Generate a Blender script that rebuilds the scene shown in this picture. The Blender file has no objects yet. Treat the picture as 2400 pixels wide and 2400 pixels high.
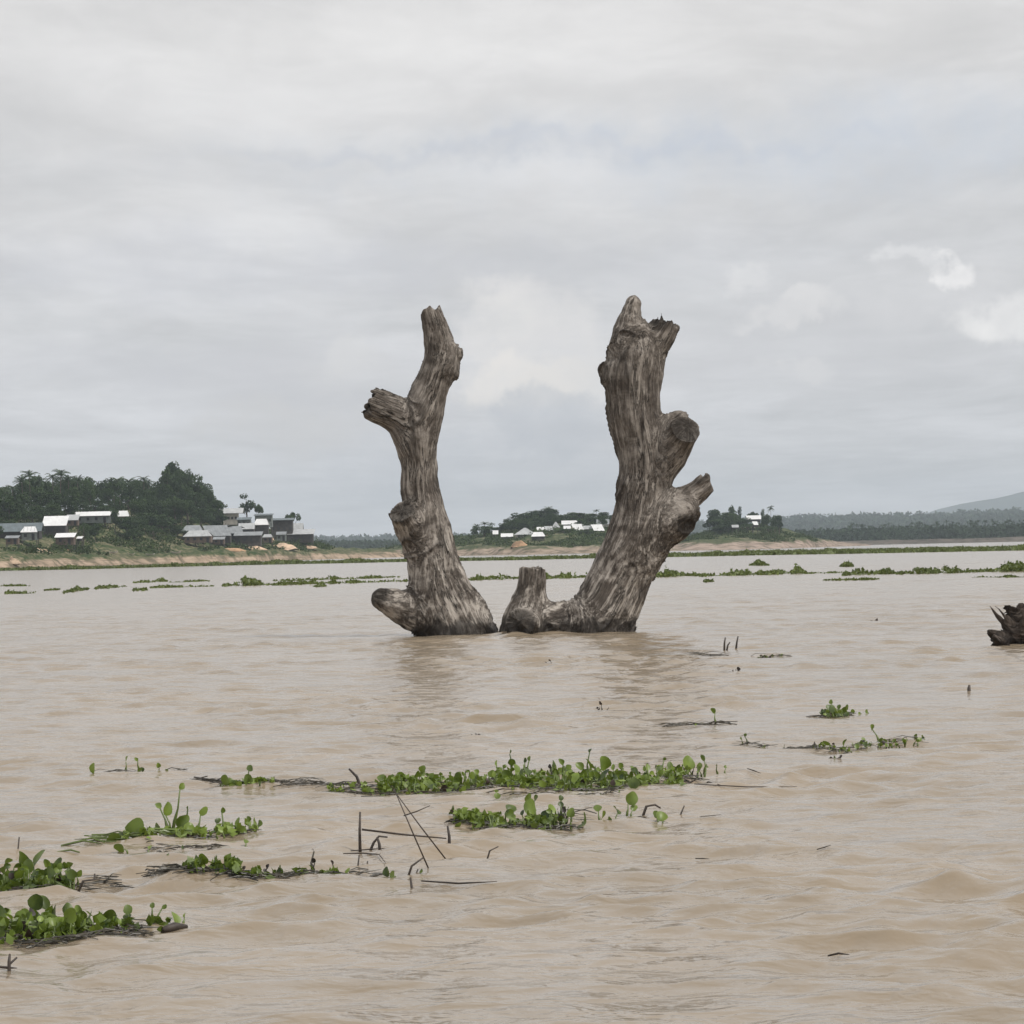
import bpy, math, random
import numpy as np
from mathutils import Vector, Matrix
from mathutils.bvhtree import BVHTree

S = bpy.context.scene
COL = S.collection
R = math.radians

# ------------------------------------------------------------------ camera
F = 4000.0           # focal length in photo pixels (photo is 2400 wide)
K = 1.75             # a longer lens than F alone: depths below are given in units of K metres
CH = 1.8             # eye height above the water, metres
ROLL = R(1.29)       # the photograph leans a little
HY = 1290.0          # horizon row at the middle column
cd = bpy.data.cameras.new('camera'); cam = bpy.data.objects.new('camera', cd); COL.objects.link(cam)
cd.sensor_width = 36; cd.lens = 36 * F * K / 2400; cd.shift_y = (HY - 1200) / 2400
cd.clip_start = 0.1; cd.clip_end = 40000
cam.matrix_world = Matrix.Translation((0, 0, CH)) @ Matrix.Rotation(R(90), 4, 'X') @ Matrix.Rotation(-ROLL, 4, 'Z')
S.camera = cam
CA, SA = math.cos(ROLL), math.sin(ROLL)

def P(px, py, d):
    """point seen at photo pixel (px, py) at depth d * K metres"""
    xc = (px - 1200) / F * d; yc = (HY - py) / F * d
    return Vector((xc * CA + yc * SA, d * K, CH - xc * SA + yc * CA))
def dist(px, py):
    """depth at which the ray through (px, py) meets the water"""
    z = -(px - 1200) / F * SA + (HY - py) / F * CA
    return CH / max(-z, 1e-5)
def W(px, py): return P(px, py, dist(px, py))

# ------------------------------------------------------------------ node helper
def N(nt, kind, ins=None, **attrs):
    n = nt.nodes.new(kind)
    for k, v in attrs.items(): setattr(n, k, v)
    for k, v in (ins or {}).items():
        s = n.inputs[k]
        if isinstance(v, bpy.types.NodeSocket): nt.links.new(v, s)
        else: s.default_value = v
    return n
def mth(nt, op, a, b=0.0, c=None, clamp=False):
    ins = {0: a, 1: b}
    if c is not None: ins[2] = c
    return N(nt, 'ShaderNodeMath', ins, operation=op, use_clamp=clamp).outputs[0]
def mixc(nt, f, a, b, mode='MIX'):
    return N(nt, 'ShaderNodeMix', {0: f, 6: a, 7: b}, data_type='RGBA', blend_type=mode).outputs[2]
def ramp(nt, f, stops):
    n = N(nt, 'ShaderNodeValToRGB', {0: f}); cr = n.color_ramp
    while len(cr.elements) < len(stops): cr.elements.new(0.5)
    for e, (p, c) in zip(cr.elements, stops):
        e.position = p; e.color = (c, c, c, 1) if isinstance(c, (int, float)) else (*c, 1)
    return n.outputs[0]
def mrange(nt, v, a, b, c=0.0, d=1.0, kind='SMOOTHSTEP'):
    return N(nt, 'ShaderNodeMapRange', {0: v, 1: a, 2: b, 3: c, 4: d}, interpolation_type=kind).outputs[0]
def noise(nt, vec, scale, detail=4, rough=0.55, dist_=0.0):
    return N(nt, 'ShaderNodeTexNoise', {'Vector': vec, 'Scale': scale, 'Detail': detail, 'Roughness': rough, 'Distortion': dist_})

# ------------------------------------------------------------------ world: overcast sky with soft cloud
SUN_EL, SUN_AZ = R(56), R(118)     # azimuth clockwise from +Y (view direction): behind the camera, well to the right
w = bpy.data.worlds.new('World'); S.world = w; w.use_nodes = True
nt = w.node_tree; nt.nodes.clear()
tc = N(nt, 'ShaderNodeTexCoord').outputs['Generated']
sky = N(nt, 'ShaderNodeTexSky', sky_type='NISHITA', sun_disc=False, sun_elevation=SUN_EL, sun_rotation=SUN_AZ)
sep = N(nt, 'ShaderNodeSeparateXYZ', {0: tc})
sx, sy, sz = sep.outputs
u = mth(nt, 'ARCTAN2', sx, sy); v = mth(nt, 'ARCSINE', sz)
uv = N(nt, 'ShaderNodeCombineXYZ', {0: u, 1: v, 2: 0.0}).outputs[0]
# broad layered cloud, drawn on a flat layer overhead so that it flattens toward the horizon
den = mth(nt, 'ADD', mth(nt, 'MAXIMUM', sz, 0.0), 0.10 / K)
lay = N(nt, 'ShaderNodeCombineXYZ', {0: mth(nt, 'DIVIDE', sx, den), 1: mth(nt, 'DIVIDE', mth(nt, 'DIVIDE', sy, K), den), 2: 0.0}).outputs[0]
big = noise(nt, lay, 0.55, 5, 0.55, 0.4).outputs[0]
med = noise(nt, lay, 1.5, 6, 0.6, 0.5).outputs[0]
grad = ramp(nt, mth(nt, 'MULTIPLY', v, 1 / 1.5708), [(0.0, (0.88, 0.89, 0.92)), (0.012, (0.82, 0.82, 0.835)), (0.028, (0.755, 0.755, 0.775)),
            (0.057, (0.745, 0.742, 0.752)), (0.108, (0.79, 0.778, 0.77)), (0.45, (0.84, 0.84, 0.84)), (1.0, (0.90, 0.89, 0.88))])
fin = noise(nt, lay, 4.5, 6, 0.62, 0.8).outputs[0]
lum = mth(nt, 'ADD', mrange(nt, big, 0.3, 0.7, -0.10, 0.08), mrange(nt, med, 0.33, 0.68, -0.085, 0.075))
lum = mth(nt, 'ADD', lum, mrange(nt, fin, 0.35, 0.7, -0.03, 0.035))
lumc = mth(nt, 'ADD', lum, 1.0)
cloud = mixc(nt, 1.0, grad, N(nt, 'ShaderNodeCombineXYZ', {0: lumc, 1: lumc, 2: lumc}).outputs[0], 'MULTIPLY')
# billowing clouds: soft-edged masses (azimuth / elevation), edges broken by noise
wn1 = noise(nt, uv, 16.0 * K, 7, 0.58); wn2 = noise(nt, uv, 42.0 * K, 4, 0.6)
warp = N(nt, 'ShaderNodeVectorMath', {0: wn1.outputs[1], 1: (0.5, 0.5, 0.5)}, operation='SUBTRACT').outputs[0]
uvw = N(nt, 'ShaderNodeVectorMath', {0: warp, 1: (0.080 / K, 0.055 / K, 0.0), 2: uv}, operation='MULTIPLY_ADD').outputs[0]
warp2 = N(nt, 'ShaderNodeVectorMath', {0: wn2.outputs[1], 1: (0.5, 0.5, 0.5)}, operation='SUBTRACT').outputs[0]
uvw = N(nt, 'ShaderNodeVectorMath', {0: warp2, 1: (0.030 / K, 0.024 / K, 0.0), 2: uvw}, operation='MULTIPLY_ADD').outputs[0]
def blob(px, py, rx, ry, edge=0.5):
    """soft mass centred on the direction of a photo pixel; rx, ry in photo pixels"""
    d = P(px, py, 1.0) - Vector((0, 0, CH)); d.normalize()
    c = (math.atan2(d.x, d.y), math.asin(d.z), 0)
    s = N(nt, 'ShaderNodeVectorMath', {0: uvw, 1: c}, operation='SUBTRACT').outputs[0]
    s = N(nt, 'ShaderNodeVectorMath', {0: s, 1: (F * K / rx, F * K / ry, 0)}, operation='MULTIPLY').outputs[0]
    l = N(nt, 'ShaderNodeVectorMath', {0: s}, operation='LENGTH').outputs[1]
    return mrange(nt, l, 1.0 + edge, 1.0 - edge, 0.0, 1.0)
def lay_blob(col, px, py, rx, ry, rgb, k, edge=0.5):
    m = blob(px, py, rx, ry, edge)
    m = mth(nt, 'MULTIPLY', m, k)
    m = mth(nt, 'MULTIPLY', m, mrange(nt, mth(nt, 'ADD', mth(nt, 'MULTIPLY', wn2.outputs[0], 0.5), mth(nt, 'MULTIPLY', wn1.outputs[0], 0.5)), 0.35, 0.65, 0.55, 1.1))
    return mixc(nt, m, col, (*rgb, 1))
c = cloud
BL = [ # px, py, rx, ry, colour, strength, edge
 (1500, 360, 900, 70, (0.52, 0.56, 0.62), .42, .9),
 (2150, 320, 600, 110, (0.53, 0.575, 0.645), .5, .9),
 (1050, 362, 420, 18, (0.50, 0.52, 0.57), .45, .9),
 (1600, 330, 420, 16, (0.48, 0.52, 0.60), .40, .9),
 (900, 386, 240, 14, (0.64, 0.635, 0.64), .45, .9),
 (850, 90, 500, 50, (0.72, 0.71, 0.70), .4, .9),
 (600, 620, 1300, 70, (0.50, 0.51, 0.56), .35, .9),
 (1300, 415, 200, 26, (0.70, 0.69, 0.69), .4, .9),
 (260, 850, 260, 60, (0.57, 0.57, 0.60), .5, .8),
 (700, 900, 260, 130, (0.58, 0.575, 0.60), .55, .7),
 (650, 1010, 190, 55, (0.63, 0.615, 0.61), .75, .5),
 (1240, 790, 180, 125, (0.685, 0.665, 0.655), .85, .24),
 (820, 830, 60, 60, (0.66, 0.65, 0.645), .6, .4),
 (840, 880, 110, 50, (0.65, 0.64, 0.64), .5, .5),
 (1190, 760, 70, 50, (0.70, 0.68, 0.66), .6, .4),
 (1205, 895, 150, 62, (0.755, 0.72, 0.685), .9, .3),
 (1330, 890, 90, 60, (0.70, 0.67, 0.64), .6, .35),
 (1290, 990, 150, 88, (0.51, 0.525, 0.56), .75, .2),
 (1150, 1090, 420, 70, (0.51, 0.525, 0.565), .5, .6),
 (1950, 800, 420, 110, (0.58, 0.575, 0.59), .65, .6),
 (1860, 740, 110, 34, (0.68, 0.665, 0.66), .75, .35),
 (1730, 660, 45, 24, (0.68, 0.67, 0.67), .7, .5),
 (1880, 865, 60, 28, (0.66, 0.65, 0.65), .7, .5),
 (2230, 680, 260, 90, (0.66, 0.65, 0.655), .5, .7),
 (2120, 606, 60, 16, (0.74, 0.73, 0.73), .6, .6),
 (2208, 626, 52, 28, (0.84, 0.82, 0.81), .9, .4),
 (2350, 722, 120, 42, (0.80, 0.785, 0.77), .9, .5),
]
for b in BL: c = lay_blob(c, *b[:4], tuple(x * (1.17 if sum(b[4]) < 1.95 else 1.27) for x in b[4]), b[5], b[6])
bg_sky = N(nt, 'ShaderNodeBackground', {0: sky.outputs[0], 1: 0.10})
bg_cl = N(nt, 'ShaderNodeBackground', {0: c, 1: 1.0})
thin = mrange(nt, big, 0.30, 0.55, 0.92, 0.97)      # a little blue shows through the thinner cloud
ms = N(nt, 'ShaderNodeMixShader', {0: thin, 1: bg_sky.outputs[0], 2: bg_cl.outputs[0]})
N(nt, 'ShaderNodeOutputWorld', {0: ms.outputs[0]})

sd = bpy.data.lights.new('sun', 'SUN'); sd.energy = 2.5; sd.angle = R(5); sd.color = (1.0, 0.955, 0.89)
sun = bpy.data.objects.new('sun', sd); COL.objects.link(sun)
sv = Vector((math.sin(SUN_AZ) * math.cos(SUN_EL), math.cos(SUN_AZ) * math.cos(SUN_EL), math.sin(SUN_EL)))
sun.rotation_euler = sv.to_track_quat('Z', 'Y').to_euler(); sun.location = (0, 0, 60)
vs = S.view_settings; vs.view_transform = 'Standard'; vs.look = 'None'; vs.gamma = 1; vs.exposure = 0; vs.use_curve_mapping = False

# ------------------------------------------------------------------ materials
def mat(name):
    m = bpy.data.materials.new(name); m.use_nodes = True; m.node_tree.nodes.clear(); return m, m.node_tree
def finish(nt, bsdf): N(nt, 'ShaderNodeOutputMaterial', {0: bsdf})
def simple(name, rgb, rough=0.8, var=0.25, scale=3.0, metal=0.0):
    m, nt = mat(name)
    pos = N(nt, 'ShaderNodeTexCoord').outputs['Object']; oi = N(nt, 'ShaderNodeObjectInfo')
    n = noise(nt, pos, scale, 5).outputs[0]
    k = mth(nt, 'ADD', mrange(nt, n, 0.3, 0.7, 1 - var, 1 + var), mth(nt, 'MULTIPLY', mth(nt, 'SUBTRACT', oi.outputs['Random'], 0.5), var))
    kk = N(nt, 'ShaderNodeCombineXYZ', {0: k, 1: k, 2: k}).outputs[0]
    col = mixc(nt, 1.0, (*rgb, 1), kk, 'MULTIPLY')
    b = N(nt, 'ShaderNodeBsdfPrincipled', {'Base Color': col, 'Roughness': rough, 'Metallic': metal})
    finish(nt, b.outputs[0]); return m

def leafy(name, dark, light, scale=0.5, trans=0.15, rough=0.5, rnd=0.5, spec=0.5):
    m, nt = mat(name)
    pos = N(nt, 'ShaderNodeNewGeometry'); oi = N(nt, 'ShaderNodeObjectInfo')
    n = noise(nt, pos.outputs['Position'], scale, 3).outputs[0]
    rn = N(nt, 'ShaderNodeAttribute', attribute_name='tone').outputs['Fac']
    f = mth(nt, 'ADD', mth(nt, 'MULTIPLY', mrange(nt, n, 0.3, 0.7), 0.45), mth(nt, 'MULTIPLY', rn, 0.35))
    f = mth(nt, 'ADD', f, mth(nt, 'MULTIPLY', mth(nt, 'SUBTRACT', oi.outputs['Random'], 0.4), rnd), clamp=True)
    col = mixc(nt, f, (*dark, 1), (*light, 1))
    b = N(nt, 'ShaderNodeBsdfPrincipled', {'Base Color': col, 'Roughness': rough, 'Specular IOR Level': spec})
    t = N(nt, 'ShaderNodeBsdfTranslucent', {0: mixc(nt, 0.5, col, (light[0] * 1.6, light[1] * 1.6, light[2], 1))})
    finish(nt, N(nt, 'ShaderNodeMixShader', {0: trans, 1: b.outputs[0], 2: t.outputs[0]}).outputs[0]); return m

def water_mat():
    m, nt = mat('muddy_water')
    pos = N(nt, 'ShaderNodeNewGeometry').outputs['Position']
    mp = N(nt, 'ShaderNodeMapping', {0: pos, 'Scale': (0.85, 1.0, 1.0)}).outputs[0]
    big = noise(nt, mp, 0.35, 3, 0.5).outputs[0]
    col = mixc(nt, mrange(nt, big, 0.3, 0.7), (0.238, 0.190, 0.134, 1), (0.275, 0.220, 0.158, 1))
    b1 = noise(nt, mp, 2.6, 3, 0.5, 0.5).outputs[0]
    b2 = noise(nt, mp, 15.0, 2, 0.5, 0.4).outputs[0]
    hgt = mth(nt, 'ADD', b1, mth(nt, 'MULTIPLY', b2, 0.12))
    bp = N(nt, 'ShaderNodeBump', {'Strength': 1.0, 'Distance': 0.050, 'Height': hgt})
    b = N(nt, 'ShaderNodeBsdfPrincipled', {'Base Color': col, 'Roughness': 0.16, 'IOR': 1.36, 'Normal': bp.outputs[0]})
    finish(nt, b.outputs[0]); return m

def wood_mat(name, dark, mid, pale, wet=0.35, patch=0.5):
    m, nt = mat(name)
    g = N(nt, 'ShaderNodeAttribute', attribute_name='grain').outputs['Vector']
    cut = N(nt, 'ShaderNodeAttribute', attribute_name='cut').outputs['Fac']
    pos = N(nt, 'ShaderNodeNewGeometry').outputs['Position']
    g1 = N(nt, 'ShaderNodeMapping', {0: g, 'Scale': (13, 13, 1.4)}).outputs[0]
    g2 = N(nt, 'ShaderNodeMapping', {0: g, 'Scale': (44, 44, 4.0)}).outputs[0]
    g3 = N(nt, 'ShaderNodeMapping', {0: g, 'Scale': (2.6, 2.6, 0.8)}).outputs[0]
    n1 = noise(nt, g1, 1.0, 6, 0.62, 0.35).outputs[0]
    n2 = noise(nt, g2, 1.0, 5, 0.65, 0.3).outputs[0]
    n3 = noise(nt, g3, 1.0, 4, 0.6, 0.6).outputs[0]
    n4 = noise(nt, pos, 7.0, 6, 0.7, 0.3).outputs[0]
    n5 = noise(nt, pos, 1.3, 5, 0.65, 0.8).outputs[0]
    f = mth(nt, 'ADD', mth(nt, 'MULTIPLY', n1, 0.30), mth(nt, 'MULTIPLY', n2, 0.46))
    f = mth(nt, 'ADD', f, mth(nt, 'MULTIPLY', n3, 0.30)); f = mth(nt, 'ADD', f, mth(nt, 'MULTIPLY', n5, 0.30))
    col = ramp(nt, mrange(nt, mth(nt, 'ADD', f, mth(nt, 'MULTIPLY', mth(nt, 'SUBTRACT', noise(nt, pos, 26.0, 4, 0.6).outputs[0], 0.5), 0.12)), 0.49, 0.92, kind='LINEAR'), [(0.05, dark), (0.42, mid), (0.72, tuple(0.55 * a + 0.45 * b for a, b in zip(mid, pale))), (1.0, pale)])
    # bleached patches and greyish stains
    sepz = N(nt, 'ShaderNodeSeparateXYZ', {0: pos}).outputs[2]
    bl = mth(nt, 'MULTIPLY', mrange(nt, mth(nt, 'ADD', mth(nt, 'MULTIPLY', n4, 0.25), mth(nt, 'ADD', mth(nt, 'MULTIPLY', n1, 0.35), mth(nt, 'MULTIPLY', n5, 0.4))), 0.455, 0.59), mrange(nt, sepz, 4.2, 0.6, 0.30, 1.0))
    col = mixc(nt, mth(nt, 'MULTIPLY', bl, patch), col, (*pale, 1))
    # open cracks between the fibres
    crack = mrange(nt, mth(nt, 'ABSOLUTE', mth(nt, 'SUBTRACT', n1, 0.5)), 0.0, 0.035, 1.0, 0.0)
    crack = mth(nt, 'MULTIPLY', crack, mrange(nt, n3, 0.40, 0.6))
    col = mixc(nt, mth(nt, 'MULTIPLY', crack, 0.9), col, (*[a * 0.45 for a in dark], 1))
    col = mixc(nt, mth(nt, 'MULTIPLY', cut, 0.75), col, (*[a * 0.8 for a in dark], 1))
    # the wet tide band just above the water
    wz = mth(nt, 'ADD', sepz, mth(nt, 'MULTIPLY', mth(nt, 'SUBTRACT', n3, 0.5), 0.9))
    wm = mrange(nt, wz, wet * 0.55, wet * 1.25, 0.8, 0.0)
    col = mixc(nt, wm, col, (dark[0] * 0.8, dark[1] * 0.8, dark[2] * 0.8, 1))
    hgt = mth(nt, 'ADD', mth(nt, 'MULTIPLY', n1, 1.0), mth(nt, 'MULTIPLY', n2, 0.5))
    hgt = mth(nt, 'SUBTRACT', hgt, mth(nt, 'MULTIPLY', crack, 0.5))
    bp = N(nt, 'ShaderNodeBump', {'Strength': 0.8, 'Distance': 0.04, 'Height': hgt})
    b = N(nt, 'ShaderNodeBsdfPrincipled', {'Base Color': col, 'Roughness': mth(nt, 'SUBTRACT', 0.85, mth(nt, 'MULTIPLY', wm, 0.35)), 'Specular IOR Level': 0.25, 'Normal': bp.outputs[0]})
    finish(nt, b.outputs[0]); return m

def land_mat(name, zb, green=(0.032, 0.055, 0.018), green2=(0.068, 0.092, 0.030), tan=(0.40, 0.27, 0.165), bare=0.35):
    """earth bank below about zb metres, scrub above, with bare soil showing through"""
    m, nt = mat(name)
    pos = N(nt, 'ShaderNodeNewGeometry').outputs['Position']
    z = N(nt, 'ShaderNodeSeparateXYZ', {0: pos}).outputs[2]
    n1 = noise(nt, pos, 0.09, 5, 0.6).outputs[0]; n2 = noise(nt, pos, 0.5, 5, 0.6).outputs[0]
    st = noise(nt, N(nt, 'ShaderNodeMapping', {0: pos, 'Scale': (0.03, 0.03, 1.6)}).outputs[0], 1.0, 5, 0.7).outputs[0]
    soil = ramp(nt, st, [(0.30, (tan[0] * .42, tan[1] * .42, tan[2] * .45)), (0.46, tan), (0.62, (tan[0] * 1.3, tan[1] * 1.3, tan[2] * 1.35)), (0.75, (tan[0] * .7, tan[1] * .68, tan[2] * .7))])
    soil = mixc(nt, mrange(nt, noise(nt, pos, 0.16, 6, 0.7).outputs[0], 0.42, 0.64), soil, (tan[0] * .38, tan[1] * .42, tan[2] * .38, 1))
    gr = mixc(nt, mrange(nt, n2, 0.35, 0.65), (*green, 1), (*green2, 1))
    lim = mth(nt, 'ADD', z, mth(nt, 'MULTIPLY', mth(nt, 'SUBTRACT', n1, 0.5), zb * 2.4))
    f = mrange(nt, lim, zb * 0.75, zb * 1.25)
    f = mth(nt, 'MULTIPLY', f, mrange(nt, mth(nt, 'ADD', n2, mth(nt, 'MULTIPLY', n1, 0.6)), 0.90, 0.74, 1 - bare, 1.0))
    col = mixc(nt, f, soil, gr)
    bp = N(nt, 'ShaderNodeBump', {'Strength': 0.8, 'Distance': 1.0, 'Height': n2})
    b = N(nt, 'ShaderNodeBsdfPrincipled', {'Base Color': col, 'Roughness': 0.95, 'Specular IOR Level': 0.1, 'Normal': bp.outputs[0]})
    finish(nt, b.outputs[0]); return m

M = {}
M['water'] = water_mat()
M['wood'] = wood_mat('weathered_wood', (0.020, 0.016, 0.013), (0.122, 0.103, 0.087), (0.54, 0.49, 0.435), 0.30, 0.8)
M['wood_dark'] = wood_mat('dark_driftwood', (0.016, 0.012, 0.010), (0.060, 0.047, 0.038), (0.20, 0.165, 0.14), 0.15, 0.25)
M['leaf'] = leafy('hyacinth_leaf', (0.014, 0.032, 0.007), (0.20, 0.275, 0.045), 9.0, 0.22, 0.42, 0.75, 0.5)
M['leaf_far'] = leafy('hyacinth_leaf_far', (0.035, 0.052, 0.014), (0.17, 0.215, 0.055), 2.5, 0.2, 0.5, 0.2, 0.3)
M['leaf_dead'] = leafy('withered_leaf', (0.016, 0.012, 0.012), (0.07, 0.048, 0.035), 9.0, 0.05, 0.5, 0.4)
M['stem'] = leafy('hyacinth_stem', (0.06, 0.085, 0.02), (0.20, 0.27, 0.07), 5.0, 0.1, 0.4, 0.3)
M['litter'] = leafy('plant_litter', (0.010, 0.009, 0.007), (0.075, 0.062, 0.036), 14.0, 0.0, 0.45, 0.1)
M['stick'] = simple('wet_stick', (0.045, 0.034, 0.027), 0.6, 0.4, 30)
M['crown'] = leafy('tree_leaves', (0.018, 0.036, 0.018), (0.070, 0.115, 0.036), 0.25, 0.12, 0.7, 0.5, 0.15)
M['crown_far'] = leafy('forest_leaves', (0.020, 0.036, 0.020), (0.052, 0.082, 0.040), 0.02, 0.1, 0.8, 0.3, 0.1)
M['palm'] = leafy('palm_leaves', (0.018, 0.036, 0.018), (0.065, 0.10, 0.038), 0.3, 0.12, 0.6, 0.4, 0.2)
M['bush'] = leafy('bush_leaves', (0.026, 0.046, 0.016), (0.080, 0.112, 0.036), 0.12, 0.12, 0.8, 0.2, 0.1)
M['trunk'] = simple('tree_bark', (0.10, 0.08, 0.06), 0.9)
M['roof_white'] = simple('white_metal_roof', (0.72, 0.72, 0.72), 0.5, 0.08, 0.6)
M['roof_pale'] = simple('pale_metal_roof', (0.40, 0.41, 0.415), 0.5, 0.14, 0.6)
M['roof_grey'] = simple('grey_metal_roof', (0.235, 0.25, 0.26), 0.55, 0.2, 0.6)
M['roof_dark'] = simple('dark_metal_roof', (0.115, 0.14, 0.15), 0.6, 0.2, 0.6)
M['wall_dark'] = simple('dark_bamboo_wall', (0.055, 0.050, 0.046), 0.9, 0.3, 1.0)
M['wall_brown'] = simple('brown_plank_wall', (0.14, 0.10, 0.078), 0.9, 0.3, 1.0)
M['wall_cream'] = simple('cream_wall', (0.45, 0.42, 0.37), 0.8, 0.15, 1.0)
M['wall_grey'] = simple('grey_green_wall', (0.16, 0.18, 0.17), 0.8, 0.2, 1.0)
M['dark'] = simple('dark_opening', (0.02, 0.02, 0.022), 0.4, 0.1)
M['white'] = simple('white_paint', (0.75, 0.75, 0.76), 0.6, 0.06)
M['boat'] = simple('weathered_boat_wood', (0.42, 0.38, 0.33), 0.8, 0.2)
M['land_left'] = land_mat('village_slope_ground', 2.0, tan=(0.36, 0.275, 0.20), bare=.45)
M['land_mid'] = land_mat('island_ground', 2.6, tan=(0.33, 0.26, 0.20), bare=.4)
M['land_right'] = land_mat('islet_ground', 3.0, tan=(0.34, 0.265, 0.215), bare=0.3)
M['land_far'] = land_mat('far_ground', 6.0, green=(0.03, 0.05, 0.022), green2=(0.05, 0.075, 0.03), tan=(0.13, 0.11, 0.09), bare=0.05)
M['mountain'] = simple('mountain_forest', (0.04, 0.06, 0.04), 0.95, 0.3, 0.004)

# ------------------------------------------------------------------ small mesh kit
rng = np.random.default_rng(7); random.seed(7)
def hash3(i, j, k, seed=0):
    n = (i * 374761393 + j * 668265263 + k * 2147483647 + seed * 144665) & 0xffffffff
    n = ((n ^ (n >> 13)) * 1274126177) & 0xffffffff
    n = n ^ (n >> 16)
    return (n & 0xffffff) / float(0xffffff)
def vnoise(p, seed=0):
    """value noise, p (n,3) -> (n,) in 0..1"""
    p = np.asarray(p, dtype=np.float64); f = np.floor(p); i = f.astype(np.int64); t = p - f; t = t * t * (3 - 2 * t)
    r = 0
    for a in (0, 1):
        for b in (0, 1):
            for c_ in (0, 1):
                wgt = (t[:, 0] if a else 1 - t[:, 0]) * (t[:, 1] if b else 1 - t[:, 1]) * (t[:, 2] if c_ else 1 - t[:, 2])
                r = r + wgt * hash3(i[:, 0] + a, i[:, 1] + b, i[:, 2] + c_, seed)
    return r
def fbm(p, octv=4, seed=0):
    s, a, tot = 0, 1.0, 0
    for o in range(octv):
        s = s + a * vnoise(p * 2 ** o, seed + o); tot += a; a *= 0.5
    return s / tot

class MB:
    """collects verts, faces, material slots and a per-face tone; build() links ONE mesh object"""
    def __init__(s): s.v = []; s.f = []; s.m = []; s.t = []
    def add(s, vs, fs, mi=0, tone=0.5):
        o = len(s.v); s.v += [tuple(x) for x in vs]
        for f in fs: s.f.append(tuple(i + o for i in f)); s.m.append(mi); s.t.append(tone)
    def box(s, c, d, mi=0, rz=0):
        cx, cy, cz = c; a, b, h = d[0] / 2, d[1] / 2, d[2] / 2; co, si = math.cos(rz), math.sin(rz); V = []
        for z in (-h, h):
            for x, y in ((-a, -b), (a, -b), (a, b), (-a, b)): V.append((cx + x * co - y * si, cy + x * si + y * co, cz + z))
        s.add(V, [(0, 3, 2, 1), (4, 5, 6, 7), (0, 1, 5, 4), (1, 2, 6, 5), (2, 3, 7, 6), (3, 0, 4, 7)], mi)
    def tube(s, pts, rs, n=5, mi=0, tone=0.5):
        pts = [Vector(p) for p in pts]; V = []; Fs = []
        if isinstance(rs, (int, float)): rs = [rs] * len(pts)
        for i, p in enumerate(pts):
            t = (pts[min(i + 1, len(pts) - 1)] - pts[max(i - 1, 0)]).normalized()
            a = t.cross(Vector((0.13, 0.97, 0.2))); a = (a if a.length > .05 else t.cross(Vector((1, 0, 0)))).normalized(); b = t.cross(a)
            for k in range(n):
                q = 2 * math.pi * k / n; V.append(p + (a * math.cos(q) + b * math.sin(q)) * rs[i])
        for i in range(len(pts) - 1):
            for k in range(n): Fs.append((i * n + k, i * n + (k + 1) % n, (i + 1) * n + (k + 1) % n, (i + 1) * n + k))
        Fs.append(tuple(reversed(range(n)))); Fs.append(tuple(range((len(pts) - 1) * n, len(pts) * n)))
        s.add(V, Fs, mi, tone)
    def build(s, name, mats, parent=None, loc=(0, 0, 0), smooth=False):
        me = bpy.data.meshes.new(name); me.from_pydata(s.v, [], s.f)
        for m_ in (mats if isinstance(mats, (list, tuple)) else [mats]): me.materials.append(m_)
        me.polygons.foreach_set('material_index', s.m)
        at = me.attributes.new('tone', 'FLOAT', 'FACE'); at.data.foreach_set('value', [float(x) for x in s.t])
        if smooth: me.polygons.foreach_set('use_smooth', [True] * len(s.f))
        me.update(); o = bpy.data.objects.new(name, me); COL.objects.link(o); o.location = loc
        if parent: o.parent = parent
        return o
def quads_object(name, V, m, tone=None, parent=None, smooth=False, nv=4):
    """V: (n, nv, 3) array of separate little faces -> one mesh object"""
    n = len(V); me = bpy.data.meshes.new(name)
    me.vertices.add(n * nv); me.vertices.foreach_set('co', V.reshape(-1).astype(np.float32))
    me.loops.add(n * nv); me.loops.foreach_set('vertex_index', np.arange(n * nv, dtype=np.int32))
    me.polygons.add(n); me.polygons.foreach_set('loop_start', np.arange(0, n * nv, nv, dtype=np.int32))
    me.polygons.foreach_set('loop_total', np.full(n, nv, dtype=np.int32)); me.update(calc_edges=True)
    at = me.attributes.new('tone', 'FLOAT', 'FACE'); at.data.foreach_set('value', (tone if tone is not None else rng.random(n)).astype(np.float32))
    me.materials.append(m); o = bpy.data.objects.new(name, me); COL.objects.link(o)
    if parent: o.parent = parent
    return o
def leaf_quads(C, size, up=0.0):
    """little leaf-shaped quads of random attitude round the centres C (n,3)"""
    n = len(C); a = rng.normal(size=(n, 3)); a[:, 2] += up * rng.random(n); a /= np.linalg.norm(a, axis=1)[:, None]
    b = np.cross(a, rng.normal(size=(n, 3))); b /= np.linalg.norm(b, axis=1)[:, None]
    s = (np.asarray(size) * (0.6 + 0.8 * rng.random(n)))[:, None]
    return np.stack([C - a * s * .6, C + b * s * .38 - a * s * .05, C + a * s * .6, C - b * s * .38 - a * s * .05], 1)
def tag(o, label=None, cat=None, group=None, kind=None):
    for k, v_ in (('label', label), ('category', cat), ('group', group), ('kind', kind)):
        if v_: o[k] = v_
    return o
def thing(name, loc, label, cat, group=None, rz=0):
    o = bpy.data.objects.new(name, None); COL.objects.link(o); o.location = loc; o.rotation_euler[2] = rz
    o.empty_display_size = 0.3
    return tag(o, label, cat, group)
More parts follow.
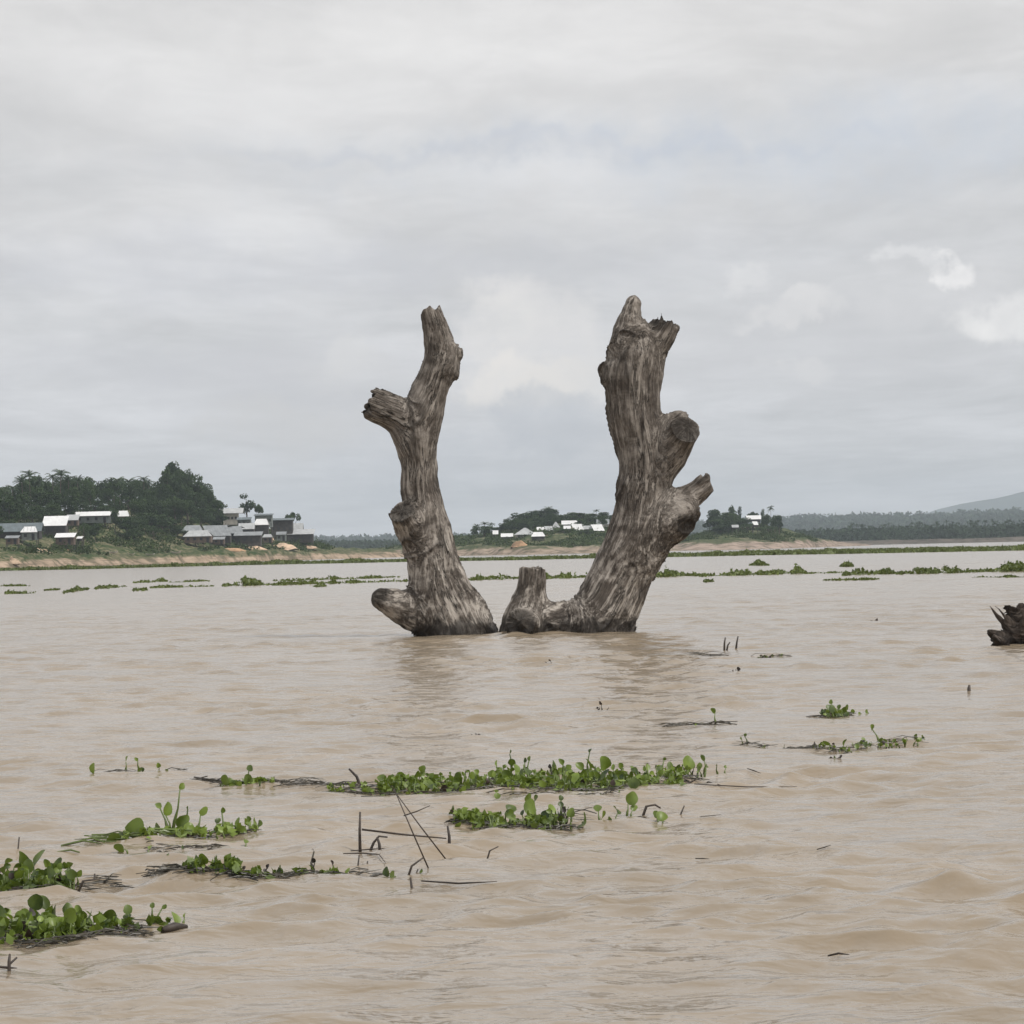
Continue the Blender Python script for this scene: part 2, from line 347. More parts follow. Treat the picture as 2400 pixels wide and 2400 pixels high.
def copy_thing(root, loc, rz=0, scale=(1, 1, 1), label=None, cat=None, group=None):
    r = root.copy(); COL.objects.link(r); r.location = loc; r.rotation_euler = (0, 0, rz); r.scale = scale
    for k, v_ in (('label', label), ('category', cat), ('group', group)):
        if v_: r[k] = v_
    for ch in list(root.children):
        c_ = ch.copy(); COL.objects.link(c_); c_.parent = r
    return r

# ------------------------------------------------------------------ water: one sheet to the horizon, real waves near by
wr = np.random.default_rng(3)
NW = 124
lam = np.concatenate([0.30 * (1.15 / 0.30) ** wr.random(54), 0.09 * (0.40 / 0.09) ** wr.random(62), 2.0 + 2.0 * wr.random(8)])
SL = np.concatenate([np.full(54, .118 / 54 ** .5), np.full(62, .080 / 62 ** .5), np.full(8, .015 / 8 ** .5)]) * 1.41    # slope carried by each
ang = math.pi / 2 + wr.normal(size=NW) * 0.75 + 0.08
kk_ = 2 * math.pi / lam; KX, KY = kk_ * np.cos(ang), kk_ * np.sin(ang); PH = wr.random(NW) * 6.283
AMP = SL / kk_ * (0.6 + 0.8 * wr.random(NW))
def waves(x, y, cell):
    """height and horizontal pinch of the surface at x, y"""
    z = np.zeros_like(x); dx = np.zeros_like(x); dy = np.zeros_like(x)
    gust = 0.35 + 1.5 * vnoise(np.stack([x.ravel() * .45, y.ravel() * .6, np.zeros(x.size)], 1), 9).reshape(x.shape)
    for i in range(NW):
        wgt = np.clip((lam[i] / cell - 2.2) / 2.2, 0, 1); p = KX[i] * x + KY[i] * y + PH[i]
        a = AMP[i] * wgt * gust; z += a * np.cos(p); s_ = np.sin(p)
        dx -= a * 1.0 * KX[i] / kk_[i] * s_; dy -= a * 1.0 * KY[i] / kk_[i] * s_
    return z, dx, dy
def wz(x, y):
    z, _, _ = waves(np.array([float(x)]), np.array([float(y)]), np.array([0.003 * math.hypot(x, y)])); return float(z[0])
def build_water():
    rr = np.concatenate([[0.5, 2.0, 4.0], np.geomspace(9.5, 240, 1350), np.geomspace(255, 26000, 110)])
    th = np.concatenate([np.linspace(-R(12.5), R(12.5), 420), np.linspace(R(14), R(346), 80)])
    RR, TH = np.meshgrid(rr, th, indexing='ij'); x = RR * np.sin(TH); y = RR * np.cos(TH)
    cell = np.maximum(np.gradient(rr)[:, None], np.where(np.abs(TH) < R(13), RR * 0.0011, RR * 0.08)) * np.ones_like(RR)
    z, dx, dy = waves(x, y, cell)
    co = np.stack([x + dx, y + dy, z], -1).reshape(-1, 3)
    n, mcol = RR.shape; i = np.arange(n - 1)[:, None]; j = np.arange(mcol)[None, :]; j2 = (j + 1) % mcol
    q = np.stack([i * mcol + j, (i + 1) * mcol + j, (i + 1) * mcol + j2, i * mcol + j2 + 0 * i], -1).reshape(-1, 4)[:, ::-1]
    me = bpy.data.meshes.new('river_water')
    me.vertices.add(len(co)); me.vertices.foreach_set('co', co.reshape(-1).astype(np.float32))
    # the middle is closed by a fan of one n-gon
    nq = len(q); loops = np.concatenate([q.reshape(-1), np.arange(mcol)[::-1]]).astype(np.int32)
    me.loops.add(len(loops)); me.loops.foreach_set('vertex_index', loops)
    me.polygons.add(nq + 1)
    me.polygons.foreach_set('loop_start', np.concatenate([np.arange(0, nq * 4, 4), [nq * 4]]).astype(np.int32))
    me.polygons.foreach_set('loop_total', np.concatenate([np.full(nq, 4), [mcol]]).astype(np.int32))
    me.polygons.foreach_set('use_smooth', np.ones(nq + 1, dtype=bool)); me.update(calc_edges=True)
    me.materials.append(M['water']); o = bpy.data.objects.new('river_water', me); COL.objects.link(o)
    o['kind'] = 'structure'
    # make sure it faces up
    if me.polygons[nq // 3].normal.z < 0: me.flip_normals()
build_water()

# ------------------------------------------------------------------ land
LANDS = {}
def land(name, pxs, shore, rows, m, step=2.5, tail=60, seed=1, rough=1.0, subd=4):
    """a land mass: for each knot column pxs[i] the shore depth, then rows of (extra depth, py at that depth per knot)"""
    cols = np.arange(pxs[0], pxs[-1] + .1, step)
    sh = np.interp(cols, pxs, shore); prof_d = [sh - 6, sh]; prof_z = [np.full(len(cols), -1.2), np.full(len(cols), -0.15)]
    for dd, pys in rows:
        py = np.interp(cols, pxs, pys); d = sh + dd
        z = CH - (cols - 1200) / F * d * SA + (HY - py) / F * d * CA
        prof_d.append(d); prof_z.append(np.maximum(z, 0.05 if dd < 60 else -0.5))
    prof_d.append(prof_d[-1] + tail); prof_z.append(prof_z[-1] * 0.8)
    prof_d.append(prof_d[-1] + tail); prof_z.append(np.full(len(cols), -1.5))
    D = []; Z = []
    for i in range(len(prof_d) - 1):
        for k in range(subd):
            t = k / subd; D.append(prof_d[i] * (1 - t) + prof_d[i + 1] * t); Z.append(prof_z[i] * (1 - t) + prof_z[i + 1] * t)
    D.append(prof_d[-1]); Z.append(prof_z[-1]); D = np.array(D); Z = np.array(Z)
    X = (cols - 1200)[None, :] / F * D
    sc = sh.mean() / 550.0
    nz = fbm(np.stack([X.ravel() / 9 / sc, D.ravel() / 9 / sc, np.zeros(X.size)], 1), 4, seed).reshape(X.shape) - 0.5
    nd = fbm(np.stack([X.ravel() / 6 / sc, np.zeros(X.size), D.ravel() / 30 / sc], 1), 3, seed + 5).reshape(X.shape) - 0.5
    k = np.clip((Z + 0.2) / 2.0, 0, 1)
    Z = Z + nz * 3.2 * rough * sc * k; D = D + nd * 9 * rough * sc * k + 4 * sc * nd * (1 - k)
    # ends of the mass go under water
    e = np.minimum(np.clip((cols - pxs[0]) / 30.0, 0, 1), np.clip((pxs[-1] - cols) / 30.0, 0, 1))[None, :]
    Z = np.where(Z > -1, Z * e - 0.8 * (1 - e), Z)
    n, mcol = Z.shape; co = np.stack([(cols - 1200)[None, :] / F * D, D * K, Z], -1).reshape(-1, 3)
    i = np.arange(n - 1)[:, None]; j = np.arange(mcol - 1)[None, :]
    q = np.stack([i * mcol + j, i * mcol + j + 1, (i + 1) * mcol + j + 1, (i + 1) * mcol + j], -1).reshape(-1, 4)
    me = bpy.data.meshes.new(name); me.from_pydata(co.tolist(), [], q.tolist()); me.materials.append(m)
    me.polygons.foreach_set('use_smooth', np.ones(len(q), dtype=bool)); me.update()
    o = bpy.data.objects.new(name, me); COL.objects.link(o); o['kind'] = 'structure'
    LANDS[name] = BVHTree.FromPolygons(co.tolist(), q.tolist()); return o
def hit(px, py, name):
    """where the ray through the photo pixel meets that land"""
    o = Vector((0, 0, CH)); d = (P(px, py, 1.0) - o).normalized()
    h = LANDS[name].ray_cast(o, d); return h[0]
def ground(x, y, name):
    h = LANDS[name].ray_cast(Vector((x, y, 900)), Vector((0, 0, -1))); return h[0].z if h[0] else 0.0

land('village_hill', [-700, -300, -100, 0, 200, 300, 400, 500, 600, 700, 760, 850, 960],
     [430, 440, 460, 480, 520, 540, 560, 580, 600, 640, 660, 690, 720],
     [(5, [1310, 1315, 1318, 1314, 1309, 1307, 1303, 1300, 1297, 1294, 1295, 1297, 1298]),
      (25, [1295, 1295, 1292, 1288, 1288, 1285, 1284, 1282, 1281, 1280, 1287, 1290, 1293]),
      (50, [1250, 1250, 1255, 1262, 1245, 1240, 1240, 1255, 1262, 1268, 1284, 1289, 1293]),
      (85, [1215, 1210, 1210, 1215, 1205, 1195, 1195, 1215, 1232, 1252, 1282, 1288, 1293]),
      (150, [1205, 1205, 1205, 1205, 1195, 1180, 1185, 1210, 1232, 1258, 1283, 1289, 1294])], M['land_left'], seed=2)
land('island_hill', [820, 960, 1080, 1150, 1220, 1300, 1400, 1480, 1560, 1660, 1760],
     [760, 740, 720, 700, 680, 670, 670, 690, 720, 780, 860],
     [(6, [1295, 1293, 1292, 1291, 1290, 1289, 1288, 1288, 1289, 1288, 1285]),
      (25, [1292, 1285, 1279, 1275, 1278, 1279, 1278, 1280, 1284, 1285, 1283]),
      (55, [1292, 1284, 1268, 1262, 1260, 1250, 1250, 1262, 1280, 1284, 1282]),
      (95, [1292, 1284, 1262, 1252, 1240, 1228, 1228, 1245, 1278, 1284, 1282]),
      (150, [1293, 1285, 1264, 1250, 1232, 1218, 1218, 1240, 1278, 1284, 1282])], M['land_mid'], seed=12, rough=.9)
land('islet_hill', [1480, 1560, 1620, 1660, 1720, 1780, 1830, 1880, 1900, 1960, 2060],
     [760, 750, 745, 740, 740, 750, 760, 780, 800, 860, 950],
     [(5, [1293, 1289, 1286, 1283, 1281, 1280, 1280, 1278, 1276, 1277, 1279]),
      (22, [1290, 1280, 1268, 1262, 1261, 1261, 1262, 1261, 1265, 1273, 1277]),
      (50, [1290, 1276, 1262, 1252, 1248, 1245, 1248, 1255, 1264, 1272, 1277]),
      (80, [1290, 1276, 1260, 1247, 1240, 1232, 1238, 1254, 1264, 1272, 1277])], M['land_right'], seed=22, rough=.7)
land('far_bank', [600, 900, 1200, 1500, 1700, 1900, 2100, 2300, 2500, 2900, 3400],
     [1500, 1500, 1500, 1400, 1300, 1200, 1200, 1150, 1150, 1150, 1150],
     [(15, [1297, 1292, 1286, 1281, 1277, 1272, 1268, 1262, 1258, 1250, 1240]),
      (80, [1292, 1290, 1285, 1280, 1275, 1271, 1266, 1261, 1257, 1249, 1239]),
      (300, [1292, 1290, 1285, 1280, 1275, 1271, 1266, 1262, 1258, 1250, 1240])], M['land_far'], step=5, tail=200, seed=32, rough=.3)
land('forest_ridge', [500, 800, 1100, 1400, 1560, 1640, 1900, 2100, 2250, 2400, 2700, 3200],
     [3400, 3400, 3400, 3300, 3200, 3100, 3000, 2900, 2900, 2900, 2900, 2900],
     [(60, [1294, 1290, 1284, 1277, 1270, 1268, 1262, 1257, 1253, 1250, 1244, 1230]),
      (300, [1292, 1290, 1285, 1276, 1268, 1260, 1250, 1247, 1244, 1238, 1230, 1220]),
      (700, [1291, 1288, 1283, 1272, 1264, 1252, 1237, 1234, 1229, 1222, 1215, 1210])], M['land_far'], step=6, tail=300, seed=42, rough=.35)
land('mountain', [1950, 2150, 2200, 2260, 2330, 2400, 2480, 2600, 2800, 3200],
     [6800] * 10,
     [(200, [1262, 1250, 1245, 1238, 1232, 1228, 1224, 1220, 1220, 1220]),
      (800, [1250, 1210, 1193, 1180, 1170, 1152, 1146, 1142, 1150, 1180])], M['mountain'], step=5, tail=500, seed=52, rough=.22)

# ------------------------------------------------------------------ trees (unit-high prototypes built once, then copied)
def crown_points(blobs, per):
    C = []
    for (x, y, z, rx, rz_) in blobs:
        n = int(per * (rx / 0.16) ** 2); q = rng.normal(size=(n, 3)); q /= np.linalg.norm(q, axis=1)[:, None]
        q *= (0.72 + 0.36 * rng.random(n))[:, None]; C.append(np.stack([x + q[:, 0] * rx, y + q[:, 1] * rx, z + q[:, 2] * rz_], 1))
    return np.concatenate(C)
def broad_proto(kind):
    root = thing('broadleaf_tree', (0, 0, -900), 'dark green broadleaf tree', 'tree')
    bl = []
    if kind == 'round':
        for k in range(15):
            a = rng.random() * 6.28; r_ = 0.26 * rng.random() ** .5; z = 0.45 + 0.42 * rng.random()
            bl.append((r_ * math.cos(a), r_ * math.sin(a), z, 0.12 + 0.07 * rng.random(), 0.10 + .05 * rng.random()))
        bl.append((0, 0, .84, .13, .14))
    elif kind == 'tall':
        for k in range(15):
            z = 0.32 + 0.56 * rng.random(); a = rng.random() * 6.28; r_ = (0.22 - 0.16 * abs(z - .5) / .4) * rng.random() ** .4
            bl.append((r_ * math.cos(a), r_ * math.sin(a), z, 0.09 + 0.06 * rng.random(), 0.10 + .05 * rng.random()))
        bl.append((.01, 0, .90, .07, .10))
    elif kind == 'flat':
        for k in range(16):
            a = rng.random() * 6.28; r_ = 0.48 * rng.random() ** .5
            bl.append((r_ * math.cos(a), r_ * math.sin(a), 0.80 - 0.3 * r_ + .06 * rng.random(), 0.13 + .05 * rng.random(), 0.09 + .03 * rng.random()))
    elif kind == 'loose':
        for k in range(10):
            a = rng.random() * 6.28; r_ = 0.30 * rng.random() ** .5; z = 0.40 + 0.5 * rng.random()
            bl.append((r_ * math.cos(a), r_ * math.sin(a), z, 0.09 + 0.06 * rng.random(), 0.08 + .04 * rng.random()))
    elif kind == 'column':
        for k in range(10):
            z = 0.2 + 0.72 * k / 9; bl.append((.02 * rng.normal(), .02 * rng.normal(), z, 0.10 + .03 * rng.random(), 0.09))
    C = crown_points(bl, 130)
    o = quads_object('crown', leaf_quads(C, 0.052, .5), M['crown'], parent=root)
    mb = MB(); mb.tube([(0, 0, -0.12), (0.01, 0, 0.3), (-.01, 0.01, 0.6), (0, 0, .8)], [.03, .022, .014, .006], 6)
    for k in range(4):
        b = bl[k]; mb.tube([(0, 0, .28 + .05 * k), (b[0] * .5, b[1] * .5, (.3 + b[2]) / 2 + .02), b[:3]], [.013, .01, .004], 4)
    mb.build('trunk', M['trunk'], root); return root
def palm_proto(nf, droop):
    root = thing('palm_tree', (0, 0, -900), 'palm tree', 'palm tree')
    mb = MB(); bend = .06 * rng.normal()
    mb.tube([(0, 0, -.1), (bend * .3, 0, .3), (bend * .8, 0, .6), (bend, 0, .80)], [.018, .013, .011, .011], 6); mb.build('trunk', M['trunk'], root)
    cr = MB()
    for k in range(nf):
        a = 6.283 * k / nf + rng.random() * .4; el = 1.45 - 1.5 * rng.random() * droop; L = .23 + .07 * rng.random()
        pts = []; p = Vector((bend, 0, .80)); e = el
        for s_ in range(7):
            pts.append(p.copy()); e -= .20 * droop + .04; p = p + Vector((math.cos(a) * math.cos(e), math.sin(a) * math.cos(e), math.sin(e))) * (L / 6)
        side = Vector((-math.sin(a), math.cos(a), 0))
        for s_ in range(6):
            wd = .036 * math.sin(math.pi * (s_ + 1.1) / 7.4) + .008; t = rng.random()
            q0, q1 = pts[s_], pts[s_ + 1]
            for sg in (-1, 1):
                out = side * sg * wd + Vector((0, 0, -wd * .55)); fw = (q1 - q0) * .9
                cr.add([q0, q0 + (q1 - q0) * .55, q0 + out + fw], [(0, 1, 2)], 0, t)
                cr.add([q0 + (q1 - q0) * .5, q1, q0 + (q1 - q0) * .5 + out * .95 + fw], [(0, 1, 2)], 0, t)
    cr.build('crown', M['palm'], root); return root
PROTO = {k: [broad_proto(k) for _ in range(n)] for k, n in (('round', 3), ('tall', 2), ('flat', 1), ('loose', 2), ('column', 1))}
PROTO['palm'] = [palm_proto(20, .9), palm_proto(24, .7), palm_proto(16, 1.05)]
USED = set(); TREE_N = [0]
WORD = {'round': 'rounded dark green tree', 'tall': 'tall narrow-topped dark tree', 'flat': 'low spreading dark tree', 'loose': 'loose open-crowned tree',
        'column': 'thin columnar dark tree', 'palm': 'feathery palm'}
def tree(kind, px, top, base, d, lnd, wpx=None, label=None, group=None):
    """crown top at (px, top); foot on the land at depth d; wpx is the crown width in photo pixels"""
    p = P(px, top, d); gz = ground(p.x, p.y, lnd)
    if gz < -1: gz = 0
    hgt = max(p.z - gz + .4, 2.0); pr = random.choice(PROTO[kind])
    wid = {'round': .74, 'tall': .50, 'flat': 1.2, 'loose': .76, 'column': .26, 'palm': .56}[kind]
    sx_ = (wpx / F * d) / (wid) if wpx else hgt
    if kind != 'palm': sx_ = max(.55 * hgt, min(sx_, 2.6 * hgt)) if wpx is None else sx_
    lab = label or WORD[kind]
    r = copy_thing(pr, (p.x, p.y, gz - .3), random.random() * 6.28, (sx_, sx_, hgt * (1.0 if kind != 'palm' else 1.0)), lab, 'palm tree' if kind == 'palm' else 'tree', group)
    TREE_N[0] += 1; return r

GH = 'trees crowded on the village hill'
GM = 'palms feathering the top of the village hill'
# back row on the ridge of the village hill: outline of the tree tops as in the photograph
def along(px):
    return np.interp(px, [-700, -300, -100, 0, 200, 300, 400, 500, 600, 700, 760], [430, 440, 460, 480, 520, 540, 560, 580, 600, 640, 660])
prof = [(-60, 1125), (0, 1128), (30, 1122), (70, 1106), (110, 1112), (160, 1112), (200, 1110), (235, 1122), (260, 1116), (300, 1112), (340, 1112), (370, 1122), (390, 1098), (412, 1083), (440, 1095), (470, 1122), (495, 1150), (520, 1172), (545, 1192)]
PX, PY = zip(*prof)
HL = 'dark broadleaf tree crowded into the wooded crest of the left hill, merging with its neighbours'
ML = 'dark broadleaf tree packed in the middle of the left hillside above the white roofs'
def zone(px):
    for lim, w_ in ((55, 'at the left edge'), (130, 'behind the small white hipped roof'), (200, 'above the biggest white roof'), (270, 'above the long white roof'),
                    (330, 'above the orange cutting'), (385, 'just left of the highest hill tree'), (440, 'around the highest hill tree')):
        if px < lim: return w_
    return 'above the grey-roofed houses'
for i, px in enumerate(range(-180, 500, 21)):
    top = np.interp(px, PX, PY) + random.uniform(3, 14)
    tree(random.choice(['round', 'round', 'tall', 'loose', 'round']), px + random.uniform(-6, 6), top, None, float(along(px)) + random.uniform(95, 125), 'village_hill', random.uniform(44, 66), 'dark tree on the crest of the left hill, ' + zone(px), GH)
for i, px in enumerate(range(-170, 545, 19)):
    top = np.interp(px, PX, PY) + random.uniform(24, 52)
    tree(random.choice(['round', 'round', 'loose', 'tall']), px + random.uniform(-6, 6), top, None, float(along(px)) + random.uniform(62, 88), 'village_hill', random.uniform(36, 56), 'dark tree half-way up the left hill, ' + zone(px), GH)
PORD = {p_: w_ for p_, w_ in zip(sorted((70, 96, 122, 138, 158, 180, 52, 282, 308, 336, 350, 262, 30, 8)),
        'first second third fourth fifth sixth seventh eighth ninth tenth eleventh twelfth thirteenth last'.split())}
for px, top in ((70, 1090), (96, 1102), (122, 1093), (138, 1088), (158, 1103), (180, 1108), (52, 1106), (282, 1108), (308, 1110), (336, 1102), (350, 1112), (262, 1116), (30, 1124), (8, 1126)):
    tree('palm', px, top + 5, None, float(along(px)) + random.uniform(92, 104), 'village_hill', 52,
         'feathery palm, %s from the left among those rising above the crest of the left hill' % PORD[px], GM)
for (k, px, top, dd, wpx, lab) in (
    ('round', 412, 1081, 92, 52, 'highest tree on the left hill, with a rounded crown top'),
    ('tall', 392, 1096, 84, 44, 'narrow-topped tree just left of the highest hill tree'),
    ('round', 438, 1100, 80, 56, 'rounded tree on the right shoulder of the highest hill tree'),
    ('tall', 468, 1120, 76, 34, 'pointed tree at the right end of the high tree crest'),
    ('round', 448, 1150, 70, 60, 'bushy tree below the right shoulder of the hill crest'),
    ('round', 494, 1147, 74, 26, 'small round-topped tree on the skyline left of the lone tree by the houses'),
    ('round', 500, 1172, 66, 50, 'broad low tree just left of the cream two-storey house'),
    ('round', 470, 1190, 56, 60, 'broad tree directly above the long grey roofs'),
    ('loose', 535, 1180, 80, 30, 'thin tree just behind the pale roof of the cream house'),
    ('loose', 577, 1154, 92, 54, 'lone open-crowned tree standing behind the houses right of the hill crest'),
    ('flat', 605, 1178, 88, 26, 'small tree tucked on the right side of the lone open-crowned tree'),
    ('flat', 686, 1196, 70, 40, 'dome-shaped dark tree behind the rightmost houses of the village'),
    ('round', 270, 1196, 46, 24, 'green tree in front of the long white roof, hiding part of it'),
    ('round', 245, 1182, 56, 56, 'lighter green bushy tree just above the long white roof'),
    ('round', 330, 1200, 50, 60, 'dark bushy tree right of the white roofs on the slope'),
    ('round', 380, 1205, 48, 64, 'bushy slope tree above and left of the grey-roofed houses'),
    ('flat', 360, 1235, 36, 52, 'low dark bush-like tree on the bare slope beside the orange cutting'),
    ('loose', 195, 1218, 34, 34, 'scraggly brownish tree on the steep spur between the white roofs'),
    ('round', 315, 1238, 34, 44, 'dark bush-like tree below the orange cutting'),
    ('round', 222, 1225, 36, 32, 'dark shrubby tree under the long white roof'),
    ('round', 20, 1180, 74, 70, 'dark tree behind the long dark roof at the left edge'),
    ('round', 75, 1185, 70, 60, 'dark tree just above the small white hipped roof'),
    ('round', 120, 1178, 66, 50, 'dark tree rising right behind the bright white roof')):
    tree(k, px, top, None, float(along(px)) + dd, 'village_hill', wpx, lab)
for i, px in enumerate(list(range(-160, 10, 24)) + list(range(296, 440, 15))):
    if px > 300: tree('round', px + 8, random.uniform(1158, 1176), None, float(along(px)) + random.uniform(56, 66), 'village_hill', 52, 'dark bushy tree upper on the slope, ' + zone(px), 'trees low on the village hillside')
    tree(random.choice(['round', 'round', 'flat']), px, 1206 + random.uniform(0, 26) + (8 if px > 400 else 0), None, float(along(px)) + random.uniform(36, 56), 'village_hill', random.uniform(40, 60),
         'dark bushy tree low on the left slope, ' + zone(px), 'trees low on the village hillside')
shc0 = lambda p: float(np.interp(p, [1080, 1150, 1220, 1300, 1400, 1480], [720, 700, 680, 670, 670, 690]))
# central island
for (k, px, top, dd, wpx, lab) in (
    ('palm', 1118, 1227, 70, 26, 'low palm at the left tip of the central island'),
    ('palm', 1136, 1222, 72, 26, 'palm with raised fronds, second from the left on the central island'),
    ('palm', 1152, 1221, 74, 28, 'palm with a leaning frond, third from the left on the central island'),
    ('round', 1112, 1232, 66, 22, 'dark bush at the very left tip of the central island'),
    ('round', 1135, 1232, 66, 44, 'dark bushes under the left palms of the central island'),
    ('round', 1166, 1235, 76, 30, 'low dark tree just left of the small white roof on the central island'),
    ('palm', 1198, 1207, 96, 24, 'tall palm on the left shoulder of the central island wood'),
    ('tall', 1190, 1215, 92, 30, 'dark pointed tree on the left shoulder of the central island wood'),
    ('round', 1208, 1215, 94, 38, 'round dark tree left of the big crown on the central island'),
    ('round', 1228, 1202, 102, 62, 'left part of the high tree clump on the central island'),
    ('round', 1254, 1196, 106, 60, 'middle tree of the high clump on the central island'),
    ('round', 1276, 1192, 106, 66, 'tree under the crowning palm on the central island'),
    ('palm', 1290, 1184, 108, 26, 'palm crowning the highest point of the central island'),
    ('round', 1296, 1203, 100, 28, 'tree closing the right end of the high clump on the central island'),
    ('round', 1215, 1228, 80, 44, 'dark tree behind the grey pyramid roof'),
    ('round', 1250, 1222, 84, 50, 'dark tree behind the rounded white roof'),
    ('round', 1285, 1220, 84, 44, 'dark tree behind the middle cluster of white roofs'),
    ('round', 1313, 1206, 104, 34, 'small tree right of the high clump on the central island'),
    ('round', 1335, 1201, 112, 40, 'round-topped tree above the long white roof of the central island'),
    ('round', 1360, 1202, 114, 40, 'tree above the slanting white roofs of the central island'),
    ('round', 1384, 1203, 112, 40, 'tree third from the leaning dead trunk on the central island'),
    ('palm', 1398, 1192, 110, 20, 'tall palm nearest the leaning dead trunk on the central island'),
    ('round', 1410, 1200, 112, 34, 'tree on the central island beside the leaning dead trunk'),
    ('round', 1440, 1205, 112, 50, 'tree of the central island behind the leaning dead trunk'),
    ('flat', 1320, 1243, 56, 60, 'low green thicket tree on the slope below the central white roofs'),
    ('flat', 1380, 1246, 54, 70, 'low green thicket tree on the slope beside the leaning dead trunk'),
    ('flat', 1225, 1254, 52, 36, 'low bush under the grey pyramid roof')):
    sh = float(np.interp(px, [1080, 1150, 1220, 1300, 1400, 1480], [720, 700, 680, 670, 670, 690]))
    tree(k, px, top, None, sh + dd, 'island_hill', wpx, lab)
for i, px in enumerate(list(range(1180, 1312, 13)) + list(range(1326, 1430, 17))):
    hi_ = px < 1312
    tree(random.choice(['round', 'tall', 'round']), px, (1208 + abs(px - 1265) * .14 if hi_ else 1209) + random.uniform(-2, 7), None, shc0(px) + random.uniform(78, 98), 'island_hill', random.uniform(24, 34),
         'dark tree filling the %s of the central island' % ('high wood' if hi_ else 'lower wood beside the leaning trunk'), 'trees filling the central island wood')
# right islet
for (k, px, top, dd, wpx, lab) in (
    ('round', 1676, 1192, 58, 42, 'big rounded tree at the left end of the right islet'),
    ('round', 1670, 1210, 50, 46, 'round dark tree in front of the left end of the right islet wood'),
    ('round', 1700, 1200, 54, 46, 'dark tree filling the middle of the left islet wood'),
    ('round', 1690, 1230, 36, 60, 'low dark bushy tree at the foot of the left islet wood'),
    ('round', 1740, 1214, 50, 40, 'dark tree at the right end of the left islet wood'),
    ('round', 1684, 1215, 46, 50, 'dark lower tree in front of the big rounded islet tree'),
    ('tall', 1715, 1184, 62, 24, 'knobbly upright tree second from the left on the right islet'),
    ('column', 1733, 1188, 62, 9, 'thin columnar tree left of the islet house'),
    ('round', 1722, 1204, 52, 44, 'dense dark tree under the columnar tree on the right islet'),
    ('round', 1706, 1222, 40, 50, 'dark tree low on the left side of the right islet'),
    ('flat', 1765, 1197, 70, 36, 'flat-topped tree behind the white islet roof'),
    ('column', 1787, 1194, 66, 8, 'thin spike-like tree right of the white islet roof'),
    ('palm', 1807, 1181, 66, 20, 'lone palm with a round head on the right islet'),
    ('round', 1797, 1205, 62, 26, 'low tree left of the foot of the lone islet palm'),
    ('round', 1816, 1206, 60, 28, 'square-topped dark tree under the lone islet palm'),
    ('tall', 1826, 1208, 56, 18, 'dark tree at the right end of the right islet'),
    ('flat', 1750, 1226, 44, 50, 'low dark thicket tree below the white islet roof'),
    ('flat', 1800, 1232, 42, 50, 'low green thicket tree on the right slope of the islet')):
    tree(k, px, top, None, 748 + dd, 'islet_hill', wpx, lab)
for k in PROTO:
    for r_ in PROTO[k]:
        for ch in list(r_.children): bpy.data.objects.remove(ch)
        bpy.data.objects.remove(r_)

# undergrowth on the slopes: nobody could count it
def scrub(name, lnd, pxa, pxb, shf, d0, d1, n, size, minz, seed, keep=.5, m='bush', up=.8):
    rg = np.random.default_rng(seed); C = []
    for _ in range(n):
        px = rg.uniform(pxa, pxb); d = shf(px) + rg.uniform(d0, d1); x = (px - 1200) / F * d
        z = ground(x, d * K, lnd)
        if z < minz: continue
        q = vnoise(np.array([[x / 7, d / 9, 0.0]]), seed)[0]
        if q < keep: continue
        k = int(4 + 9 * rg.random()); s = size * rg.uniform(.6, 1.5)
        a = rg.normal(size=(k, 3)) * np.array([s, s, s * .55]); a[:, 2] = np.abs(a[:, 2])
        C.append(np.array([x, d * K, z]) + a)
    C = np.concatenate(C); V = leaf_quads(C, size * .75, up)
    return tag(quads_object(name, V, M[m]), kind='stuff')
scrub('slope_scrub', 'village_hill', -500, 770, lambda p: float(along(p)), 14, 95, 6500, 1.0, 1.7, 5, .40)
shc = lambda p: float(np.interp(p, [820, 960, 1080, 1150, 1220, 1300, 1400, 1480, 1560], [760, 740, 720, 700, 680, 670, 670, 690, 720]))
scrub('island_scrub', 'island_hill', 960, 1560, shc, 20, 120, 4200, 1.0, 1.7, 15, .36)
scrub('islet_scrub', 'islet_hill', 1590, 1930, lambda p: 750, 18, 85, 2400, .9, 2.6, 25, .34)
scrub('shore_scrub', 'island_hill', 860, 1130, shc, 24, 90, 900, .8, 1.2, 16, .5)
# distant forest, one mass
def forest(name, lnd, pxa, pxb, shf, d0, d1, n, s, seed, minz=2):
    rg = np.random.default_rng(seed); C = []; 
    for _ in range(n):
        px = rg.uniform(pxa, pxb); d = shf(px) + rg.uniform(d0, d1); x = (px - 1200) / F * d; z = ground(x, d * K, lnd)
        if z < minz: continue
        h_ = s * rg.uniform(.7, 1.7); k = 16; q = rg.normal(size=(k, 3)); q /= np.linalg.norm(q, axis=1)[:, None]
        q *= np.array([h_ * .5, h_ * .5, h_ * .7]); C.append(np.array([x, d * K, z + h_ * .75]) + q)
    C = np.concatenate(C); return tag(quads_object(name, leaf_quads(C, s * .5, .5), M['crown_far']), kind='stuff')
fr = lambda p: float(np.interp(p, [1400, 1560, 1640, 1900, 2100, 2250, 2400, 3200], [3300, 3200, 3100, 3000, 2900, 2900, 2900, 2900]))
forest('ridge_forest', 'forest_ridge', 500, 2900, fr, 30, 730, 9500, 13.0, 61)
fb = lambda p: float(np.interp(p, [600, 1500, 1700, 1900, 2300, 3400], [1500, 1400, 1300, 1200, 1150, 1150]))
forest('bank_forest', 'far_bank', 620, 2700, fb, 90, 330, 5200, 4.4, 62, 1.0)
